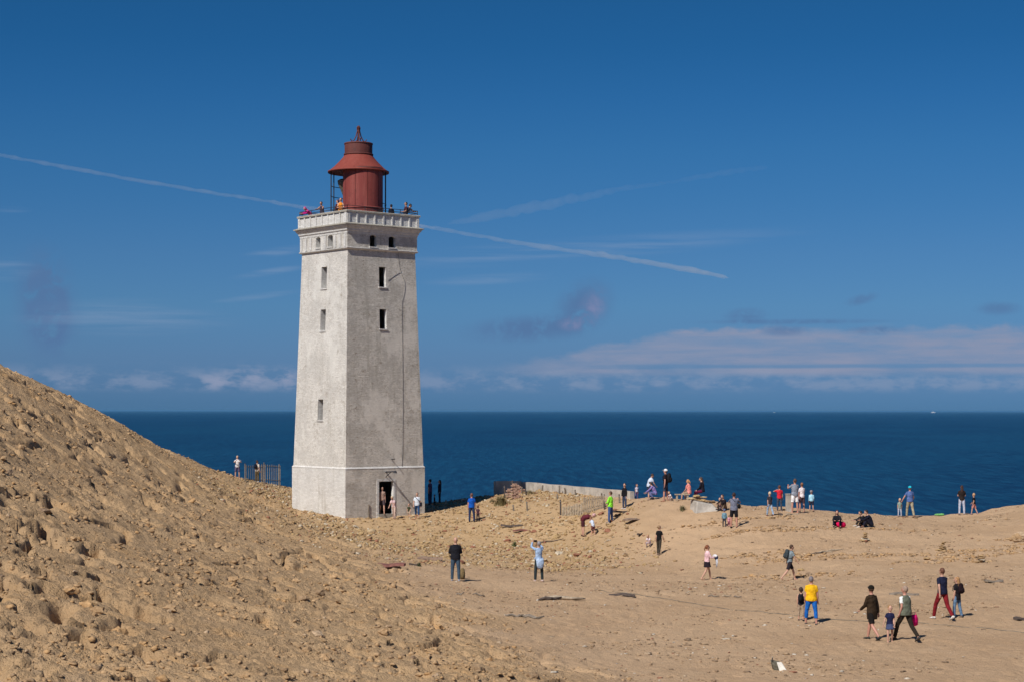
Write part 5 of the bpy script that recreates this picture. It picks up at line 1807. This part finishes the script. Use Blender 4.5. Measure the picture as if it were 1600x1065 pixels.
stick_pile(1290, 862, ((1.0, 0, 0, .2, .03), (.9, .5, .25, .28, .03), (.6, -.4, -.2, .1, .03)), 'dry twigs on the bank above the grey-shirted walker')
stick_pile(860, 846, ((1.5, 0, 0, .12, .035), (.6, -.5, .2, -.3, .03)), 'long thin branch in the sand left of the maroon top')

# old cable trailing across the sand
cp = [hit(u, v) for u, v in ((930, 920), (948, 924), (990, 927), (1030, 933), (1060, 938), (1120, 948), (1200, 957), (1290, 966), (1360, 970), (1440, 972), (1500, 978), (1560, 983), (1640, 990))]
fine_ = []
for a, b in zip(cp, cp[1:]):
    for k in range(6):
        q = a.lerp(b, k / 6)
        fine_.append((q.x, q.y + .05 * math.sin(len(fine_) * .7), hz(q.x, q.y) + .012))
tag(MB().tube(fine_, [.012] * len(fine_), 6).build('old_cable', mat('grey_green_cable', (.17, .15, .115), .8, .3)), 'thin grey cable trailing across the sand behind the yellow shirt', 'cable')

# broken chunk: dark underside, white painted face
b = hit(1216, 1045)
ch = tag(empty('broken_masonry', b, 0), 'broken masonry chunk with white painted face lying alone in the foreground', 'masonry')
MB().hexa([Vector(q) for q in ((-.10, -.12, -.1), (.22, -.10, -.1), (.26, .12, -.1), (-.16, .14, -.1), (-.22, -.06, .20), (.02, -.05, .16), (.06, .12, .28), (-.24, .14, .33))]).build('rough_stone', mat('mossy_masonry', (.12, .105, .075), .95, .4, 12, .02, 30), ch)
MB().hexa([Vector(q) for q in ((.03, -.15, -.02), (.26, -.13, .00), (.28, -.11, .00), (.05, -.11, -.02), (-.06, -.10, .27), (.10, -.06, .27), (.12, -.03, .27), (-.04, -.06, .27))]).build('white_face', mat('flaking_white_paint', (.78, .74, .66), .8, .12, 14), ch)
MB().tube([(-.20, .05, .30), (-.18, .04, .42)], [.02, .015], 6).build('iron_pin', IRON, ch)
ch.scale = (.8, .8, .8)
b = hit(1240, 1049)
o = bpy.data.objects.new('small_rock', rub_meshes[3]); COL.objects.link(o); o.location = b; o.scale = (.09, .07, .05)
tag(o, 'small stone just right of the white-painted masonry chunk', 'stone')


def cairn(u, v, hpx, label):
    b = hit(u, v)
    H = hpx * b.y / F
    t = tag(empty('stone_stack', b, u), label, 'cairn')
    z, k = -.03, 0
    r = random.Random(int(u))
    while z < H:
        w = .20 * (1 - .5 * z / H)
        o = bpy.data.objects.new('stone', rub_meshes[(k * 3 + int(u)) % 8])
        COL.objects.link(o)
        o.parent = t
        o.location = (r.uniform(-.03, .03), 0, z + .05)
        o.scale = (w * 1.1, w, .075)
        o.rotation_euler = (0, r.uniform(-.1, .1), r.uniform(0, 6))
        z += .09
        k += 1
    for q in range(3):
        o = bpy.data.objects.new('stone', rub_meshes[(q + int(u)) % 8])
        COL.objects.link(o)
        o.parent = t
        o.location = (-.25 + q * .24, -.1, .02)
        o.scale = (.12, .10, .08)
cairn(1473, 859, 12, 'small stack of stones standing alone on the bank right of the turquoise cap')
cairn(1352, 844, 12, 'little stack of stones below the huddled sitters')
cairn(1533, 877, 9, 'tiny stack of stones at the right end of the broken ledge')
for k, (u, v, s_) in enumerate(((1589, 840, .34), (1597, 838, .40), (1605, 842, .35), (1593, 845, .24), (1584, 843, .20))):
    b = hit(u, v)
    o = bpy.data.objects.new('boulder', clod_meshes[k])
    COL.objects.link(o)
    o.location = b + Vector((0, 0, s_ * .2)); o.scale = (s_, s_ * .8, s_ * .7); o.rotation_euler = (0, 0, k)
    tag(o, ('left upper boulder of the cluster at the right edge', 'largest, topmost boulder of the cluster at the right edge', 'rightmost boulder of the cluster, cut by the picture edge', 'lowest boulder of the cluster at the right edge', 'smallest, leftmost boulder of the cluster at the right edge')[k], 'boulder', 'boulders at the right edge')
for k, (u, v, s_) in enumerate(((1252, 890, .13), (828, 778, .20), (1345, 809, .16), (1450, 873, .13))):
    b = hit(u, v)
    o = bpy.data.objects.new('pale_rock', rub_meshes[k + 2])
    COL.objects.link(o)
    o.location = b + Vector((0, 0, s_ * .3)); o.scale = (s_ * 1.3, s_, s_ * .7); o.rotation_euler = (0, 0, k)
    tag(o, ('small pale rock right of the grey-shirted walker', 'smooth pale boulder on the mound below the ruined wall', 'brown rock left of the huddled sitters', 'pale rock on the broken ledge left of the stone stack')[k], 'rock')

# bags and clothes put down on the sand
b = hit(1314, 823)
t = tag(empty('duffel_bag', b, .2), 'bright magenta bag lying in front of the dark-clothed sitter', 'bag')
MB().add(*rounded([(-.24, 0, .12), (-.20, 0, .14), (.0, 0, .17), (.2, 0, .14), (.25, 0, .11)], [(.04, .05), (.13, .12), (.17, .15), (.13, .12), (.05, .05)])).build('pouch', cloth((214, 22, 84)), t, True) if False else \
    MB().tube([(-.24, 0, .12), (-.20, 0, .14), (.0, 0, .17), (.2, 0, .14), (.25, 0, .11)], [.05, .13, .16, .13, .05], 12, (0, 1, 0)).build('pouch', cloth((214, 22, 84)), t, True)
MB().tube([(-.12, -.05, .28), (-.06, -.08, .38), (.06, -.08, .38), (.12, -.05, .28)], [.012] * 4, 6).build('handle', cloth((60, 20, 40)), t)
b = hit(1467, 804)
t = tag(empty('green_blanket', b, 0), 'bright green bundle lying on the brow left of the white jeans', 'blanket')
MB().add(*ellipsoid((0, 0, .05), (.26, .16, .07), 14, 8)).build('folded_cloth', cloth((108, 168, 100)), t, True)
MB().add(*ellipsoid((.16, -.03, .06), (.16, .12, .08), 12, 7)).build('folded_corner', cloth((98, 156, 94)), t, True)
b = hit(723, 904)
t = tag(empty('canvas_rucksack', b, 0), 'olive rucksack standing on the sand behind the bald person', 'rucksack')
MB().add(*rounded([(0, 0, 0), (0, 0, .05), (0, 0, .25), (0, 0, .40), (0, 0, .46)], [(.08, .08), (.10, .10), (.11, .10), (.08, .08), (.03, .03)])).build('pack', cloth((120, 102, 72)), t, True)
MB().add(*rounded([(0, -.09, .05), (0, -.10, .08), (0, -.10, .20), (0, -.09, .23)], [(.05, .03), (.07, .04), (.07, .04), (.04, .02)])).build('pocket', cloth((110, 94, 66)), t, True)


# ------------------------------------------------------------------ plants
def tuft(u, v, hpx, wpx, n, col, label):
    b = hit(u, v)
    k = b.y / F
    r = random.Random(int(u))
    mb_ = MB()
    for _ in range(n):
        a = r.uniform(0, 6.28)
        q = abs(r.gauss(0, 1)) * wpx * k * .24
        x, y = math.cos(a) * q, math.sin(a) * q
        H = hpx * k * r.uniform(.3, 1.05) * max(.35, 1 - q / (wpx * k * .9))
        ln = r.uniform(.1, .6) * H
        w = .012 + .010 * r.random()
        c_, s_ = math.cos(a + r.uniform(-.6, .6)), math.sin(a + r.uniform(-.6, .6))
        z0 = hz(b.x + x, b.y + y) - b.z
        pts = [(x, y, z0 - .03, w), (x + c_ * ln * .25, y + s_ * ln * .25, z0 + H * .55, w * .8), (x + c_ * ln, y + s_ * ln, z0 + H, w * .2)]
        v_ = []
        for X_, Y_, Z_, ww in pts:
            v_ += [(X_ - s_ * ww, Y_ + c_ * ww, Z_), (X_ + s_ * ww, Y_ - c_ * ww, Z_)]
        mb_.add(v_, [(0, 1, 3, 2), (2, 3, 5, 4)])
    o = mb_.build('grass_tuft', mat('marram_%d' % int(u), col, .8, .35, 20))
    o.location = b
    return tag(o, label, 'grass')
tuft(783, 789, 17, 26, 420, (.17, .135, .06), 'large tuft of dry marram grass at the left foot of the mound')
tuft(804, 853, 9, 8, 120, (.085, .105, .04), 'small green grass tuft on the sand above the pale blue jacket')
tuft(897, 802, 11, 22, 120, (.20, .16, .075), 'dry grass growing through the low picket fence')
tuft(769, 784, 6, 14, 90, (.15, .12, .06), 'low dry grass tuft at the edge of the tower shadow')
tuft(1066, 796, 9, 16, 90, (.17, .15, .075), 'dry grass tuft under the plank bench')
tuft(655, 884, 7, 10, 60, (.075, .085, .04), 'dark green tuft by the short dark plank')
o = tuft(828, 771, 7, 40, 160, (.24, .19, .10), 'dry grass along the foot of the concrete wall')
o.name = 'dry_grass'
for k in ('label', 'category'): del o[k]
o['kind'] = 'stuff'

# ------------------------------------------------------------------ ships and vapour trails
SHIPW = mat('ship_white', (.75, .75, .75), .5, .05)
def ship(u, L_, D_, label):
    a = (u - CX) / F
    t = tag(empty('ship', (a * D_, D_, -66), .1), label, 'ship')
    l = L_
    MB().hexa([Vector(q) for q in ((-.46 * l, -.06 * l, -2), (.42 * l, -.06 * l, -2), (.42 * l, .06 * l, -2), (-.46 * l, .06 * l, -2), (-.5 * l, -.07 * l, .09 * l), (.54 * l, -.05 * l, .11 * l), (.54 * l, .05 * l, .11 * l), (-.5 * l, .07 * l, .09 * l))]).build('hull', SHIPW, t)
    MB().box((-.05 * l, 0, .15 * l), (.62 * l, .11 * l, .12 * l)).box((.05 * l, 0, .24 * l), (.30 * l, .10 * l, .07 * l)).build('superstructure', SHIPW, t)
    MB().tube([(-.2 * l, 0, .2 * l), (-.22 * l, 0, .34 * l)], [.035 * l, .03 * l], 10).build('funnel', SHIPW, t)
    MB().tube([(.14 * l, 0, .26 * l), (.14 * l, 0, .42 * l)], [.008 * l, .005 * l], 6).build('mast', SHIPW, t)
ship(1458, 190, 70000, 'white ship on the horizon at the far right')
ship(1210, 90, 75000, 'tiny faint ship on the horizon above the brow')


def contrail(pts, name_label, alt=9500.0, seed=1, tau=.3):
    """a tube of thin ice cloud at flight height"""
    P = []
    for u, v, w in pts:
        a, e = (u - CX) / F, (HY - v) / F
        y = alt / e
        P.append((Vector((a * y, y, alt)), w / 2 / F * y, y))
    Q, Rr = [], []
    r = random.Random(seed)
    for (p, ra, _), (q, rb, _) in zip(P, P[1:]):
        for k in range(7):
            f = k / 7
            c = p.lerp(q, f)
            rad = ra + (rb - ra) * f
            Q.append(c + Vector((r.uniform(-.2, .2), r.uniform(-.2, .2), r.uniform(-.25, .25))) * rad)
            Rr.append(rad * r.uniform(.75, 1.2))
    Q.append(P[-1][0]); Rr.append(P[-1][1] * .3)
    Rr[0] *= .4
    m_ = bpy.data.materials.new('ice_cloud')
    m_.use_nodes = True
    T = NT(m_.node_tree)
    T.n.remove(T.n['Principled BSDF'])
    vs = T.new('ShaderNodeVolumeScatter')
    vs.inputs['Color'].default_value = (.95, .95, .95, 1)
    mr = sum(x for _, x, _ in P) / len(P)
    vs.inputs['Density'].default_value = tau / (2 * mr)
    T.l.new(vs.outputs[0], T.n['Material Output'].inputs['Volume'])
    o = MB().tube(Q, Rr, 12).build('contrail', m_, None, True)
    return tag(o, name_label, 'contrail')


contrail([(-260, 196, 5), (-100, 226, 6), (0, 244, 6), (80, 258, 7), (150, 271, 7), (240, 287, 7), (330, 302, 6), (410, 314, 6), (470, 324, 6), (560, 338, 6), (680, 357, 6)],
         'long thin white vapour trail slanting down from the left edge to the tower', seed=3, tau=.11)
contrail([(640, 350, 4), (680, 357, 6), (760, 371, 7), (860, 387, 8), (940, 398, 9), (1010, 410, 8), (1080, 422, 9), (1138, 434, 6)], 'white vapour trail running down to the right of the tower', seed=5, tau=.12)
contrail([(700, 350, 8), (780, 334, 16), (860, 318, 17), (920, 306, 14), (980, 294, 10), (1040, 286, 7)], 'broad fading vapour trail rising to the right behind the lantern', seed=8, tau=.035)
contrail([(1035, 287, 5), (1100, 275, 9), (1150, 267, 10), (1200, 261, 7)], 'faintest end of a vapour trail high on the right', seed=9, tau=.018)


# ------------------------------------------------------------------ sea air
def make_haze():
    m_ = bpy.data.materials.new('sea_haze')
    m_.use_nodes = True
    T = NT(m_.node_tree)
    T.n.remove(T.n['Principled BSDF'])
    v = T.new('ShaderNodeVolumePrincipled')
    v.inputs['Color'].default_value = (.22, .58, .95, 1)
    v.inputs['Density'].default_value = 1.0e-5
    v.inputs['Anisotropy'].default_value = 0.2
    T.l.new(v.outputs[0], T.n['Material Output'].inputs['Volume'])
    o = MB().box((0, 0, -23), (460000, 460000, 88)).build('haze', m_)
    tag(o, kind='stuff')
make_haze()
